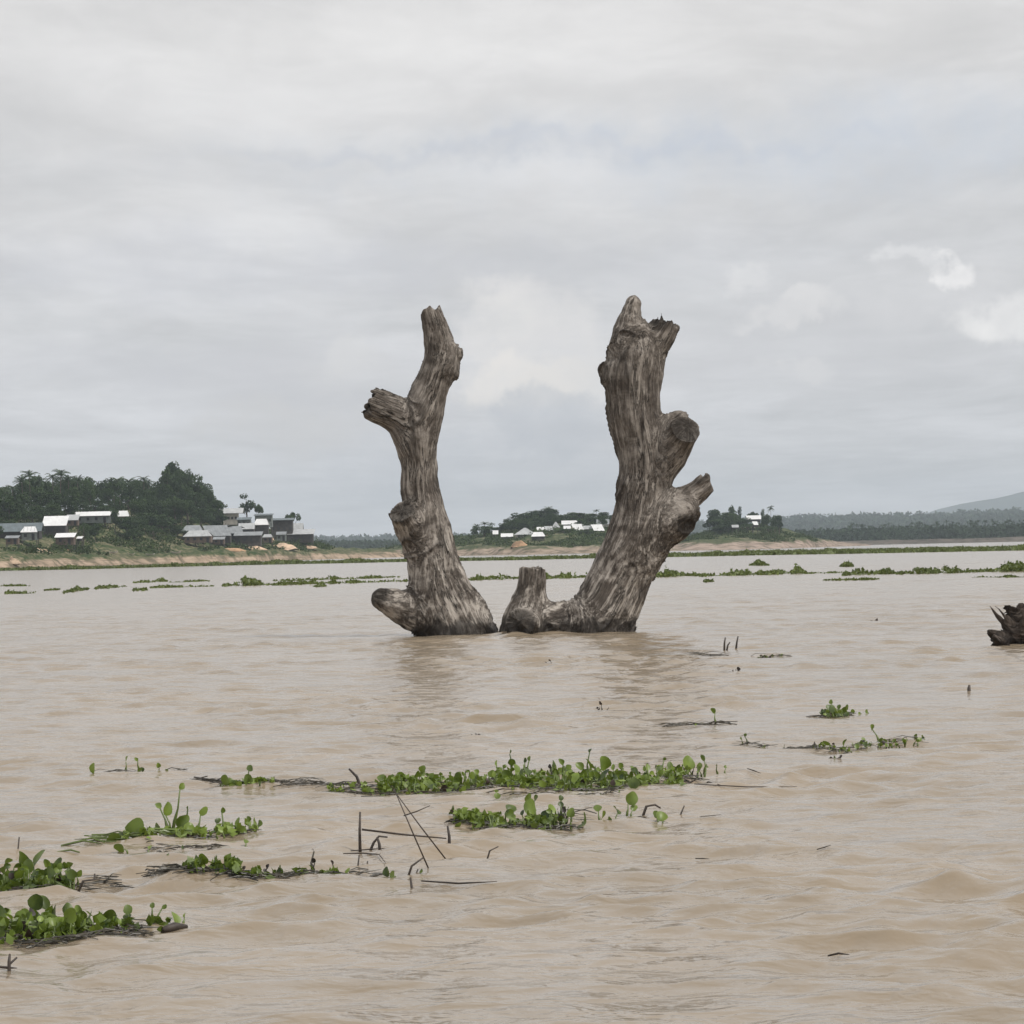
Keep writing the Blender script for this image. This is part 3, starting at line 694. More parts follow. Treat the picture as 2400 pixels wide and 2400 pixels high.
def far_palms():
    mb = MB(); rg = random.Random(8)
    for i in range(170):
        px = 1990 + 700 * rg.random(); d = fb(px) + rg.uniform(90, 300); x = (px - 1200) / F * d; d *= K; z = ground(x, d, 'far_bank'); h = rg.uniform(7, 13)
        mb.tube([(x, d, z - 1), (x, d, z + h)], [.25, .18], 4, 0, .2)
        for k in range(9):
            a = k * .7 + rg.random(); e = rg.uniform(-.3, 1.0); L = 3.2
            t = Vector((math.cos(a) * math.cos(e), math.sin(a) * math.cos(e), math.sin(e)))
            p0 = Vector((x, d, z + h)); mid = p0 + t * L * .6 + Vector((0, 0, .4)); end = p0 + t * L + Vector((0, 0, -.8)); sd_ = Vector((-math.sin(a), math.cos(a), -.3)) * .55
            mb.add([p0, mid + sd_, end, mid - sd_], [(0, 1, 2, 3)], 0, rg.random())
    tag(mb.build('distant_palms', M['crown_far']), kind='stuff')
far_palms()

# ------------------------------------------------------------------ houses
def house(px0, px1, ytop, yeave, ybase, lnd, d, label, roof='roof_white', wall='wall_dark', form='gable', stilts=False, nwin=2, name='village_house', rot=0.0, group=None, cat='house', wallw=1.0):
    """house at depth d whose roof spans px0..px1, ridge at ytop, eaves at yeave, floor at ybase"""
    pc = (px0 + px1) / 2; base = P(pc, ybase, d); w_ = (px1 - px0) / F * d; zt = P(pc, ytop, d).z - base.z; ze = P(pc, yeave, d).z - base.z
    dp = max(3.2, min(7.0, w_ * .8)); gz = ground(base.x, base.y, lnd) - base.z
    t = thing(name, base, label, cat, group, rot); ww = w_ * .90 * wallw
    mb = MB(); mb.box((0, 0, ze / 2), (ww, dp * .84, ze), 0); mb.build('wall', M[wall], t)
    rf = MB(); hw, hd, th_ = w_ / 2, dp / 2 + .3, .10
    if form == 'gable':
        V = [(-hw, -hd, ze), (hw, -hd, ze), (hw, 0, zt), (-hw, 0, zt), (hw, hd, ze), (-hw, hd, ze)]
    elif form == 'hip':
        V = [(-hw, -hd, ze), (hw, -hd, ze), (hw * .62, 0, zt), (-hw * .62, 0, zt), (hw, hd, ze), (-hw, hd, ze)]
    elif form == 'pyramid':
        V = [(-hw, -hd, ze), (hw, -hd, ze), (hw * .08, 0, zt), (-hw * .08, 0, zt), (hw, hd, ze), (-hw, hd, ze)]
    elif form == 'shedl':     # slopes down toward the right
        V = [(-hw, -hd, ze), (hw, -hd, ze), (hw * .55, hd * .6, zt), (-hw, hd * .6, zt), (hw, hd, ze), (-hw, hd, ze)]
        V = [(-hw * .55, -hd, ze), (hw, -hd, ze), (hw * .62, hd * .5, zt), (-hw, hd * .5, zt), (hw, hd, zt * .9), (-hw, hd, zt * .9)]
    else:                     # single slope facing the river
        V = [(-hw, -hd, ze), (hw, -hd, ze), (hw, hd * .8, zt), (-hw, hd * .8, zt), (hw, hd, zt), (-hw, hd, zt)]
    n = len(V); V2 = V + [(x, y, z - th_) for x, y, z in V]
    rf.add(V2, [(0, 1, 2, 3), (3, 2, 4, 5), (7, 6, 9, 8), (8, 9, 11, 10), (0, 6, 7, 1), (4, 10, 11, 5), (1, 7, 8, 2), (2, 8, 10, 4), (3, 9, 6, 0), (5, 11, 9, 3)], 0)
    # raised seams of the metal sheets
    ns = max(3, int(w_ / 1.1))
    for k in range(ns + 1):
        f_ = k / ns; a = Vector(V[0]).lerp(Vector(V[1]), f_); b = Vector(V[3]).lerp(Vector(V[2]), f_)
        rf.tube([a + Vector((0, -.02, .03)), b + Vector((0, 0, .03))], .045, 4)
    rf.build('roof', M[roof], t)
    if form in ('gable', 'hip') and zt - ze > .2:
        mb = MB(); mb.add([(-ww / 2, 0, zt - .12), (-ww / 2, -dp * .40, ze), (-ww / 2, dp * .40, ze), (ww / 2, 0, zt - .12), (ww / 2, -dp * .40, ze), (ww / 2, dp * .40, ze)], [(0, 1, 2), (3, 5, 4)], 0)
        if form == 'gable': mb.build('gable_wall', M[wall], t)
    fy = -dp * .42 - .03
    if ze > 1.4:
        for k in range(nwin):
            x = -ww / 2 + ww * (k + .5) / (nwin + (1 if nwin < 4 else 0)); hh = min(1.0, ze * .4)
            mb = MB(); mb.box((x, fy, ze * .58), (min(.9, ww / (nwin + 1) * .7), .05, hh), 0); mb.build('window', M['dark'], t)
        if nwin < 4:
            mb = MB(); mb.box((ww / 2 - ww * .5 / (nwin + 1), fy, min(2.0, ze * .8) / 2), (.9 if ww > 3 else .6, .05, min(2.0, ze * .8)), 0); mb.build('door', M['dark'], t)
    if stilts or gz < -.3:
        lo = min(gz, 0) - .5
        for sx_ in np.linspace(-ww * .47, ww * .47, max(2, int(ww / 2.5) + 1)):
            for sy_ in (-dp * .38, dp * .38):
                mb = MB(); mb.tube([(sx_, sy_, lo - (0 if sy_ < 0 else 0)), (sx_, sy_, 0.02)], .12, 5); mb.build('stilt', M['wall_dark'], t)
    return t
def da(px, dd): return float(along(px)) + dd
VH = 'village_hill'
house(-24, 102, 1226, 1246, 1264, VH, da(30, 42), 'long dark grey-roofed building at the left edge behind the small white roof', 'roof_dark', 'wall_dark', 'gable', nwin=3)
house(51, 91, 1234, 1247, 1266, VH, da(70, 33), 'small house with a bright white hipped roof in front of the long dark roof', 'roof_white', 'wall_grey', 'hip', True, 1)
house(14, 46, 1255, 1261, 1276, VH, da(30, 26), 'low hut with a dull pale roof near the left edge of the bank', 'roof_grey', 'wall_brown', 'slope', True, 1, 'hut')
house(102, 160, 1209, 1232, 1258, VH, da(130, 42), 'house with the biggest bright white roof on the left slope', 'roof_white', 'wall_dark', 'slope', True, 3)
house(156, 186, 1206, 1219, 1232, VH, da(170, 50), 'small pale-roofed annex joining the big white roof to the long one', 'roof_pale', 'wall_brown', 'slope', False, 1)
house(176, 262, 1199, 1209, 1226, VH, da(220, 56), 'long building with a narrow white roof high on the left slope', 'roof_white', 'wall_grey', 'gable', False, 3)
house(274, 305, 1197, 1210, 1222, VH, da(290, 58), 'small white roof at the right end of the long white roof', 'roof_white', 'wall_brown', 'hip', False, 1)
house(131, 178, 1249, 1259, 1277, VH, da(155, 24), 'low brown hut with a flat white roof on the left bank', 'roof_white', 'wall_brown', 'slope', True, 1, 'hut')
house(181, 194, 1257, 1262, 1268, VH, da(188, 23), 'tiny white-roofed lean-to right of the low brown hut', 'roof_white', 'wall_dark', 'slope', False, 0, 'hut')
house(428, 478, 1231, 1244, 1258, VH, da(452, 36), 'leftmost grey-roofed house of the cluster, behind the lower pale roof', 'roof_grey', 'wall_brown', 'hip', True, 2)
house(432, 500, 1243, 1257, 1272, VH, da(466, 28), 'front house with a pale weathered roof at the left of the grey cluster', 'roof_pale', 'wall_brown', 'hip', True, 3)
house(474, 545, 1231, 1256, 1274, VH, da(508, 33), 'house with the largest grey slanting roof of the riverside cluster', 'roof_grey', 'wall_dark', 'shedl', True, 3)
house(530, 573, 1233, 1250, 1272, VH, da(552, 34), 'house with a slanting grey roof right of the largest grey roof', 'roof_grey', 'wall_dark', 'shedl', True, 2)
house(550, 616, 1246, 1255, 1280, VH, da(583, 24), 'dark boarded house on tall stilts in front of the cluster', 'roof_grey', 'wall_dark', 'slope', True, 4)
house(560, 598, 1226, 1240, 1254, VH, da(579, 44), 'house with a small light grey roof behind the dark boarded house', 'roof_pale', 'wall_dark', 'gable', True, 2)
house(512, 572, 1191, 1203, 1230, VH, da(545, 66), 'cream two-storey house with a wide pale overhanging roof', 'roof_pale', 'wall_cream', 'gable', False, 4, wallw=.62)
house(556, 590, 1212, 1218, 1236, VH, da(572, 54), 'small dark-roofed house between the cream house and the block', 'roof_dark', 'wall_grey', 'slope', False, 2)
house(597, 641, 1204, 1208, 1236, VH, da(619, 56), 'flat-roofed grey-green block right of the lone tree', 'roof_dark', 'wall_grey', 'slope', False, 4, 'flat_roofed_block')
house(596, 632, 1216, 1230, 1262, VH, da(614, 44), 'dark house with a bright peaked roof in front of the grey-green block', 'roof_white', 'wall_dark', 'hip', True, 2)
house(634, 690, 1214, 1219, 1266, VH, da(662, 46), 'tall dark two-storey building right of the bright peaked roof', 'roof_dark', 'wall_dark', 'slope', True, 4)
house(500, 528, 1258, 1264, 1276, VH, da(514, 22), 'small low hut in front of the largest grey slanting roof', 'roof_grey', 'wall_brown', 'slope', True, 1, 'hut')
house(616, 640, 1252, 1259, 1272, VH, da(628, 26), 'small brown hut between the dark boarded house and the stilted one', 'roof_pale', 'wall_brown', 'hip', True, 1, 'hut')
house(648, 672, 1246, 1253, 1268, VH, da(660, 34), 'small grey hut in front of the tall dark building', 'roof_grey', 'wall_grey', 'gable', True, 1, 'hut')
house(686, 712, 1226, 1240, 1262, VH, da(699, 48), 'small pale-roofed house just under the dome-shaped tree', 'roof_pale', 'wall_grey', 'gable', True, 1)
house(667, 738, 1240, 1252, 1272, VH, da(703, 30), 'rightmost village house on stilts with a wide pale roof', 'roof_pale', 'wall_dark', 'slope', True, 4)
IH = 'island_hill'
def di(px, dd): return shc(px) + dd
for a in ((1174, 1203, 1250, 1258, 1264, 46, 'low white roof at the left of the central island village', 'roof_white', 'slope', 'wall_dark'),
          (1155, 1168, 1243, 1252, 1258, 56, 'tiny white roof behind the left palms of the central island', 'roof_white', 'slope', 'wall_dark'),
          (1205, 1257, 1237, 1253, 1262, 54, 'grey pyramid-roofed house of the central island', 'roof_pale', 'pyramid', 'wall_cream'),
          (1245, 1278, 1247, 1257, 1264, 44, 'rounded white roof in front of the pyramid-roofed house', 'roof_white', 'hip', 'wall_dark'),
          (1258, 1282, 1235, 1243, 1250, 66, 'small white roof just above the rounded white roof', 'roof_white', 'gable', 'wall_dark'),
          (1276, 1298, 1233, 1244, 1250, 64, 'pale slanting roof in the middle of the island village', 'roof_pale', 'shedl', 'wall_brown'),
          (1293, 1313, 1223, 1236, 1243, 74, 'steep pale gable under the right end of the high tree clump', 'roof_pale', 'pyramid', 'wall_cream'),
          (1316, 1354, 1220, 1229, 1236, 86, 'long white roof highest in the central island village', 'roof_white', 'gable', 'wall_grey'),
          (1321, 1338, 1232, 1239, 1245, 70, 'small white roof below the long highest one on the island', 'roof_white', 'slope', 'wall_dark'),
          (1339, 1369, 1228, 1243, 1249, 70, 'white slanting roof right of the small one on the island', 'roof_white', 'shedl', 'wall_dark'),
          (1367, 1387, 1232, 1240, 1246, 72, 'dull pale roof between the two slanting white roofs', 'roof_pale', 'gable', 'wall_dark'),
          (1385, 1417, 1229, 1244, 1250, 70, 'white slanting roof beside the leaning dead trunk', 'roof_white', 'shedl', 'wall_brown'),
          (1398, 1428, 1217, 1229, 1235, 88, 'upper grey roof beside the leaning dead trunk', 'roof_grey', 'gable', 'wall_cream')):
    house(*a[:5], IH, di((a[0] + a[1]) / 2, a[5]), a[6], a[7], a[9], a[8], False, 2, 'island_house')
for a in ((1749, 1783, 1208, 1217, 1224, 58, 'white roof among the trees on top of the right islet', 'roof_white', 'gable'),
          (1763, 1777, 1222, 1230, 1235, 44, 'small white hut roof on the slope below the islet top', 'roof_white', 'shedl'),
          (1715, 1731, 1230, 1236, 1240, 34, 'pale roof peeping out of the dark trees low on the islet', 'roof_pale', 'gable')):
    house(*a[:5], 'islet_hill', 748 + a[5], a[6], a[7], 'wall_dark', a[8], False, 1, 'island_house')
# white L-shaped wall at the left edge
t = P(12, 1186, da(12, 72)); mb = MB(); mb.box((-.35, 0, 1.2), (.8, .3, 2.9)); mb.box((.55, 0, .1), (1.0, .3, .7))
tag(mb.build('white_wall', M['white'], None, t), 'small white L-shaped bit of wall among dark trees at the left edge', 'wall')
# boats drawn up on the bank
def boat(px, py, lpx, rz, label):
    p = hit(px, py, VH)
    if p is None: return
    L = lpx / F * p.y / K; t = thing('wooden_boat', p, label, 'boat', None, rz); mb = MB(); n = 9; V = []
    for i in range(n):
        f_ = -1 + 2 * i / (n - 1); wd = .16 * L * (1 - abs(f_) ** 2.4) + .02; z = .10 * L * abs(f_) ** 2.2
        for (a, b) in ((-1, 0.13), (-.6, .02), (.6, .02), (1, .13)): V.append((f_ * L / 2, a * wd, z + b * L * .9 + .05))
    Fs = []
    for i in range(n - 1):
        for k in range(3): q = (i * 4 + k, i * 4 + k + 1, i * 4 + k + 5, i * 4 + k + 4); Fs += [q]
    mb.add(V, Fs); mb.add([(x, y * .9, z + .06) for x, y, z in V], [tuple(reversed(f_)) for f_ in Fs]); mb.build('hull', M['boat'], t)
    for k in (-.2, .15):
        mb = MB(); mb.box((k * L, 0, .13 * L), (.25, .28 * L, .05)); mb.build('seat', M['boat'], t)
boat(266, 1297, 22, .5, 'pale wooden boat drawn up on the bank below the orange cutting, tilted')
boat(306, 1301, 20, .1, 'pale boat on the bank, second from the left of the row')
boat(352, 1302, 22, -.1, 'pale boat on the bank, third from the left of the row')
boat(412, 1298, 26, -.3, 'rightmost pale boat of the row, below the green slope')
# earth spoil: orange cut face on the slope, spoil heaps on the bank
def heap(name, px, py, wpx, hpx, lnd, label, col, cat='heap'):
    p = hit(px, py, lnd)
    if p is None: return
    w_ = wpx / F * p.y / K; h_ = hpx / F * p.y / K; n = 16; m_ = 10; V = []; Fs = []
    for j in range(m_):
        for i in range(n):
            a = 6.283 * i / n; r_ = j / (m_ - 1); x = math.cos(a) * r_ * w_ / 2; y = math.sin(a) * r_ * w_ * .32
            V.append((x, y, h_ * (1 - r_ ** 1.3) - .5))
    V = np.array(V); V[:, 2] += (fbm(V / w_ * 5 + px, 3, 3) - .5) * h_ * 1.1; V[:, 0] += (fbm(V / w_ * 4 + 9, 3, 5) - .5) * w_ * .25
    for j in range(m_ - 1):
        for i in range(n): Fs.append((j * n + i, (j + 1) * n + i, (j + 1) * n + (i + 1) % n, j * n + (i + 1) % n))
    mb = MB(); mb.add(V, Fs); tag(mb.build(name, M[col], None, p, True), label, cat)
M['soil'] = simple('orange_soil', (0.40, 0.25, 0.145), .95, .35, .5)
M['soil_pale'] = simple('pale_soil', (0.46, 0.34, 0.24), .95, .35, .5)
heap('earth_cutting', 288, 1226, 34, 20, VH, 'orange bare earth cutting on the green slope right of the white roofs', 'soil', 'earth bank')
heap('earth_heap', 630, 1266, 30, 18, VH, 'pale earth mound between the dark boarded house and the stilted house', 'soil_pale')
heap('earth_heap', 90, 1292, 60, 10, VH, 'low pale earth mound on the bank below the white hipped roof', 'soil_pale')
heap('earth_heap', 30, 1318, 44, 14, VH, 'pale rounded heap at the left end of the bank near the water', 'soil_pale')
heap('earth_heap', 660, 1284, 90, 14, VH, 'long pale mound under the rightmost houses', 'soil_pale')
heap('earth_heap', 540, 1288, 80, 9, VH, 'low brownish rubble mound under the largest grey slanting roof', 'soil')
heap('earth_heap', 600, 1286, 60, 10, VH, 'brownish rubble mound in front of the dark boarded house', 'soil_pale')
heap('earth_heap', 720, 1283, 60, 9, VH, 'flat pale mound at the foot of the rightmost village house', 'soil_pale')
heap('earth_heap', 150, 1290, 50, 8, VH, 'low earth mound on the bank below the low brown hut', 'soil')
heap('earth_heap', 1218, 1280, 44, 14, IH, 'pale bare earth mound on the bank of the central island', 'soil')

# ------------------------------------------------------------------ dead trunks: smooth-blended limbs as one continuous surface
class Limb:
    def __init__(s, pts, d, cut=None, root=None):
        """pts: (px, py, radius px, depth offset m); cut: (strength of splintering) at the last point"""
        k = d / F
        P3 = [np.array([*P(q[0], q[1], d)]) for q in pts]
        for i, q in enumerate(pts): P3[i][1] = d * K + (q[3] if len(q) > 3 else 0)
        s.p = np.array(P3); s.r = np.array([q[2] * k * .965 for q in pts]); s.cut = cut
        # smooth the polyline (Catmull-Rom)
        if len(s.p) > 2:
            A = np.concatenate([[2 * s.p[0] - s.p[1]], s.p, [2 * s.p[-1] - s.p[-2]]]); B = np.concatenate([[s.r[0]], s.r, [s.r[-1]]]); pp = []; rr = []
            for i in range(1, len(A) - 2):
                for t in (0, .5):
                    f = lambda X: .5 * ((2 * X[i]) + (-X[i - 1] + X[i + 1]) * t + (2 * X[i - 1] - 5 * X[i] + 4 * X[i + 1] - X[i + 2]) * t * t + (-X[i - 1] + 3 * X[i] - 3 * X[i + 1] + X[i + 2]) * t ** 3)
                    pp.append(f(A)); rr.append(f(B))
            pp.append(s.p[-1]); rr.append(s.r[-1]); s.p = np.array(pp); s.r = np.array(rr)
        s.L = np.concatenate([[0], np.cumsum(np.linalg.norm(np.diff(s.p, axis=0), axis=1))])
        s.end = (s.p[-1] - s.p[-2]); s.end /= np.linalg.norm(s.end)
    def segs(s):
        for i in range(len(s.p) - 1): yield s.p[i], s.p[i + 1], s.r[i], s.r[i + 1], s.L[i]
def segd(Q, a, b, ra, rb):
    ba = (b - a).astype(np.float32); pa = Q - a.astype(np.float32)
    t = np.clip(pa @ ba / np.dot(ba, ba), 0, 1); dv = pa - t[:, None] * ba
    return np.sqrt(np.einsum('ij,ij->i', dv, dv)) - (ra + (rb - ra) * t), t
def smin(a, b, k):
    h = np.clip(k - np.abs(a - b), 0, None) / k; return np.minimum(a, b) - h * h * h * k / 6
def field(Q, limbs, holes, kb):
    D = np.full(len(Q), 9.0, dtype=np.float32)
    for li, lb in enumerate(limbs):
        d = np.full(len(Q), 9.0, dtype=np.float32)
        for a, b, ra, rb, _ in lb.segs():
            dd, _t = segd(Q, a, b, ra, rb); d = np.minimum(d, dd)
        if lb.cut is not None:
            near = np.where(d < 0.5)[0]
            if len(near):
                q = Q[near]; pl = (q - lb.p[-1]) @ lb.end
                pl = pl + (vnoise(q * np.array([9, 9, 1.0 if abs(lb.end[2]) > .5 else 9]) + li * 7, 4) - .3) * lb.cut
                d[near] = np.maximum(d[near], pl)
        D = smin(D, d, kb)
    for (c_, r_) in holes:
        dh = r_ - np.linalg.norm(Q - c_, axis=1); D = -smin(-D, -dh, 0.06)
    return D
def surface_nets(fn, lo, hi, h):
    n = np.ceil((hi - lo) / h).astype(int) + 1
    ax = [lo[i] + h * np.arange(n[i]) for i in range(3)]
    D = np.empty(tuple(n), dtype=np.float32)
    # coarse pass first so that only slabs near the surface are evaluated finely
    G = np.stack(np.meshgrid(*[a[::4] for a in ax], indexing='ij'), -1); C = fn(G.reshape(-1, 3).astype(np.float32)).reshape(G.shape[:3])
    Cf = C.repeat(4, 0).repeat(4, 1).repeat(4, 2)[:n[0], :n[1], :n[2]]
    D[:] = Cf; idx = np.argwhere(np.abs(Cf) < h * 9 + .12)
    Q = (lo + idx * h).astype(np.float32); D[idx[:, 0], idx[:, 1], idx[:, 2]] = fn(Q)
    s = D < 0; cs = [s[a:n[0] - 1 + a, b:n[1] - 1 + b, c_:n[2] - 1 + c_] for a in (0, 1) for b in (0, 1) for c_ in (0, 1)]
    tot = sum(x.astype(np.int8) for x in cs); act = (tot > 0) & (tot < 8)
    ids = -np.ones(act.shape, dtype=np.int64); cells = np.argwhere(act); ids[act] = np.arange(len(cells))
    acc = np.zeros((len(cells), 3)); cnt = np.zeros(len(cells))
    off = [(a, b, c_) for a in (0, 1) for b in (0, 1) for c_ in (0, 1)]
    for i in range(8):
        for j in range(i + 1, 8):
            if sum(abs(off[i][k] - off[j][k]) for k in range(3)) != 1: continue
            di_ = D[cells[:, 0] + off[i][0], cells[:, 1] + off[i][1], cells[:, 2] + off[i][2]]; dj = D[cells[:, 0] + off[j][0], cells[:, 1] + off[j][1], cells[:, 2] + off[j][2]]
            x = (di_ < 0) != (dj < 0); t = np.where(x, di_ / np.where(x, di_ - dj, 1), 0)
            p = np.array(off[i]) + t[:, None] * (np.array(off[j]) - np.array(off[i])); acc += p * x[:, None]; cnt += x
    V = lo + (cells + acc / cnt[:, None]) * h; Fq = []
    for a in range(3):
        b, c_ = (a + 1) % 3, (a + 2) % 3
        sl0 = [slice(None)] * 3; sl1 = [slice(None)] * 3; sl0[a] = slice(0, -1); sl1[a] = slice(1, None)
        e = np.argwhere(s[tuple(sl0)] != s[tuple(sl1)])
        e = e[(e[:, b] > 0) & (e[:, c_] > 0) & (e[:, b] < n[b] - 1) & (e[:, c_] < n[c_] - 1)]
        def cid(db, dc):
            q = e.copy(); q[:, b] -= db; q[:, c_] -= dc; return ids[q[:, 0], q[:, 1], q[:, 2]]
        f = np.stack([cid(0, 0), cid(1, 0), cid(1, 1), cid(0, 1)], 1); ins = s[e[:, 0], e[:, 1], e[:, 2]]
        f[ins] = f[ins][:, ::-1]; Fq.append(f)
    return V, np.concatenate(Fq)
def dead_tree(name, limbs, holes, m, label, cat, h=0.026, kb=0.28, groove=0.020, cuts=()):
    allp = np.concatenate([l.p for l in limbs]); rm = max(l.r.max() for l in limbs)
    lo = allp.min(0) - rm - .15; hi = allp.max(0) + rm + .15; lo[2] = -.9
    fn = lambda Q: field(Q, limbs, holes, kb)
    V, Fq = surface_nets(fn, lo, hi, h)
    # coordinates that run with the grain: across, across, along
    wsum = np.zeros(len(V)); G = np.zeros((len(V), 3)); Vf = V.astype(np.float32)
    for li, lb in enumerate(limbs):
        for a, b, ra, rb, L0 in lb.segs():
            d, t = segd(Vf, a, b, ra, rb); ax = (b - a) / np.linalg.norm(b - a)
            e2 = np.array([0, 1.0, 0]) - ax[1] * ax
            if np.linalg.norm(e2) < .5: e2 = np.array([0, 0, 1.0]) - ax[2] * ax
            e2 /= np.linalg.norm(e2); e1 = np.cross(ax, e2); c_ = a + t[:, None] * (b - a); q = V - c_
            wt = np.exp(-np.abs(d) / 0.07) + 1e-9; along_ = L0 + t * np.linalg.norm(b - a)
            th_ = np.arctan2(q @ e2, q @ e1) + along_ * .10; rd = np.maximum(np.hypot(q @ e1, q @ e2), .05); rd = .45 * rd + .55 * .5 * (ra + rb)
            G += wt[:, None] * np.stack([np.cos(th_) * rd, np.sin(th_) * rd, along_ + li * 1.7], 1); wsum += wt
    G /= wsum[:, None]
    nrm = np.zeros_like(V); fa = np.cross(V[Fq[:, 2]] - V[Fq[:, 0]], V[Fq[:, 3]] - V[Fq[:, 1]])
    for k in range(4): np.add.at(nrm, Fq[:, k], fa)
    nrm /= np.linalg.norm(nrm, axis=1)[:, None] + 1e-9
    g = lambda a, b: G * np.array([a, a, b])
    ridge = 1 - np.abs(2 * fbm(g(4.5, .5), 3, 21) - 1) * 1.6
    fine = 1 - np.abs(2 * fbm(g(13, 1.2), 2, 31) - 1) * 2
    lump = fbm(V * 2.2, 3, 41) - .5
    cr_ = np.clip(1 - np.abs(vnoise(g(3.1, .45) + 3, 61) - .5) / .045, 0, 1) * np.clip((vnoise(g(1.6, .8), 71) - .42) * 6, 0, 1)
    disp = -2.6 * groove * cr_ + groove * (ridge - .55) + groove * .42 * (fine - .5) + (.10 if h > .021 else .05) * lump
    V = V + nrm * disp[:, None]
    cut = np.zeros(len(V))
    for (c_, r_) in cuts:
        dd = np.linalg.norm(V - c_, axis=1); q = np.clip(1.15 - dd / r_, 0, 1); cut = np.maximum(cut, np.clip(q * 3, 0, 1))
    me = bpy.data.meshes.new(name); n = len(Fq)
    me.vertices.add(len(V)); me.vertices.foreach_set('co', V.reshape(-1).astype(np.float32))
    me.loops.add(n * 4); me.loops.foreach_set('vertex_index', Fq.reshape(-1).astype(np.int32))
    me.polygons.add(n); me.polygons.foreach_set('loop_start', np.arange(0, n * 4, 4, dtype=np.int32)); me.polygons.foreach_set('loop_total', np.full(n, 4, dtype=np.int32))
    me.polygons.foreach_set('use_smooth', np.ones(n, dtype=bool)); me.update(calc_edges=True)
    at = me.attributes.new('grain', 'FLOAT_VECTOR', 'POINT'); at.data.foreach_set('vector', G.reshape(-1).astype(np.float32))
    cut = np.maximum(cut, cr_ * .9)
    at = me.attributes.new('cut', 'FLOAT', 'POINT'); at.data.foreach_set('value', cut.astype(np.float32))
    if me.polygons[0].normal.dot(Vector(nrm[Fq[0, 0]])) < 0: me.flip_normals()
    me.materials.append(m); o = bpy.data.objects.new(name, me); COL.objects.link(o); tag(o, label, cat); print(name, n, 'quads'); return o
def pt(px, py, d, dy=0):
    p = P(px, py, d); return np.array([p.x, d * K + dy, p.z])
dL = dist(1050, 1487); dR = dist(1380, 1482)
left = [
 Limb([(1080, 1560, 96), (1072, 1480, 86), (1047, 1420, 79), (1026, 1370, 72), (1010, 1290, 58), (1000, 1225, 50), (985, 1155, 42), (980, 1090, 42), (982, 1020, 48), (996, 960, 48), (1014, 900, 42), (1030, 845, 40), (1026, 790, 34), (1008, 722, 26)], dL, .24),
 Limb([(1040, 860, 36), (1062, 830, 20)], dL),
 Limb([(974, 1040, 42), (948, 985, 46), (908, 962, 42), (866, 943, 41)], dL, .32),
 Limb([(1005, 1300, 48, 0), (968, 1245, 40, -.22), (944, 1198, 34, -.62)], dL, .02),
 Limb([(1035, 1445, 72, 0), (975, 1434, 52, -.08), (924, 1414, 36, -.18), (893, 1402, 25, -.25)], dL, None),
 Limb([(1085, 1430, 48, -.1), (1120, 1465, 34, -.2), (1158, 1496, 16, -.2)], dL),
]
dead_tree('dead_tree_trunk', left, [(pt(936, 1206, dL, -.70), .085), (pt(866, 938, dL, -.1), .12)], M['wood'],
          'left dead trunk standing in the river, pale weathered wood with stub branches', 'dead tree',
          cuts=[(pt(944, 1198, dL, -.66), .30), (pt(866, 942, dL, 0), .33), (pt(890, 1396, dL, -.3), .26), (pt(1006, 740, dL, 0), .2)])
right = [
 Limb([(1385, 1560, 88), (1400, 1480, 82), (1432, 1405, 78), (1462, 1335, 74), (1488, 1265, 70), (1500, 1195, 64), (1508, 1115, 60), (1502, 1050, 60), (1488, 976, 64), (1482, 897, 66), (1488, 845, 62), (1490, 800, 46)], dR, None),
 Limb([(1478, 870, 50), (1470, 810, 42), (1476, 755, 33), (1484, 714, 20)], dR, None),
 Limb([(1505, 880, 46, .05), (1525, 825, 40, .05), (1548, 785, 36, .05), (1566, 750, 34, .05)], dR, .42),
 Limb([(1428, 880, 20), (1413, 860, 10)], dR, None),
 Limb([(1525, 1125, 46, 0), (1565, 1070, 44, -.12), (1590, 1030, 40, -.32), (1604, 1008, 37, -.62)], dR, .02),
 Limb([(1560, 1010, 40), (1590, 985, 26)], dR, None),
 Limb([(1490, 1300, 66, 0), (1540, 1240, 56, -.05), (1575, 1212, 47, -.12), (1600, 1204, 38, -.28)], dR, None),
 Limb([(1555, 1205, 46, 0), (1600, 1172, 34, 0), (1636, 1148, 28, 0), (1666, 1124, 26, 0)], dR, .25),
 Limb([(1585, 1235, 38, -.15), (1603, 1222, 33, -.35)], dR, .05),
 Limb([(1410, 1478, 74), (1330, 1476, 70), (1262, 1470, 58)], dR, None),
 Limb([(1236, 1520, 62), (1236, 1465, 56), (1243, 1415, 44), (1247, 1375, 36), (1249, 1330, 33)], dR, .05),
 Limb([(1240, 1480, 40, 0), (1220, 1456, 36, -1.0)], dR, .02),
 Limb([(1215, 1420, 20, 0), (1195, 1480, 24, 0)], dR, None),
]
dead_tree('dead_tree_trunk', right, [(pt(1613, 1016, dR, -.70), .10), (pt(1523, 742, dR, -.1), .12), (pt(1612, 1225, dR, -.5), .07), (pt(1278, 1381, dR, -.3), .09), (pt(1220, 1474, dR, -1.12), .14)], M['wood'],
          'right dead trunk leaning in the river, forked top, low stump at its foot', 'dead tree',
          cuts=[(pt(1606, 1008, dR, -.66), .34), (pt(1220, 1458, dR, -1.0), .33), (pt(1606, 1228, dR, -.4), .30), (pt(1552, 756, dR, 0), .30)])
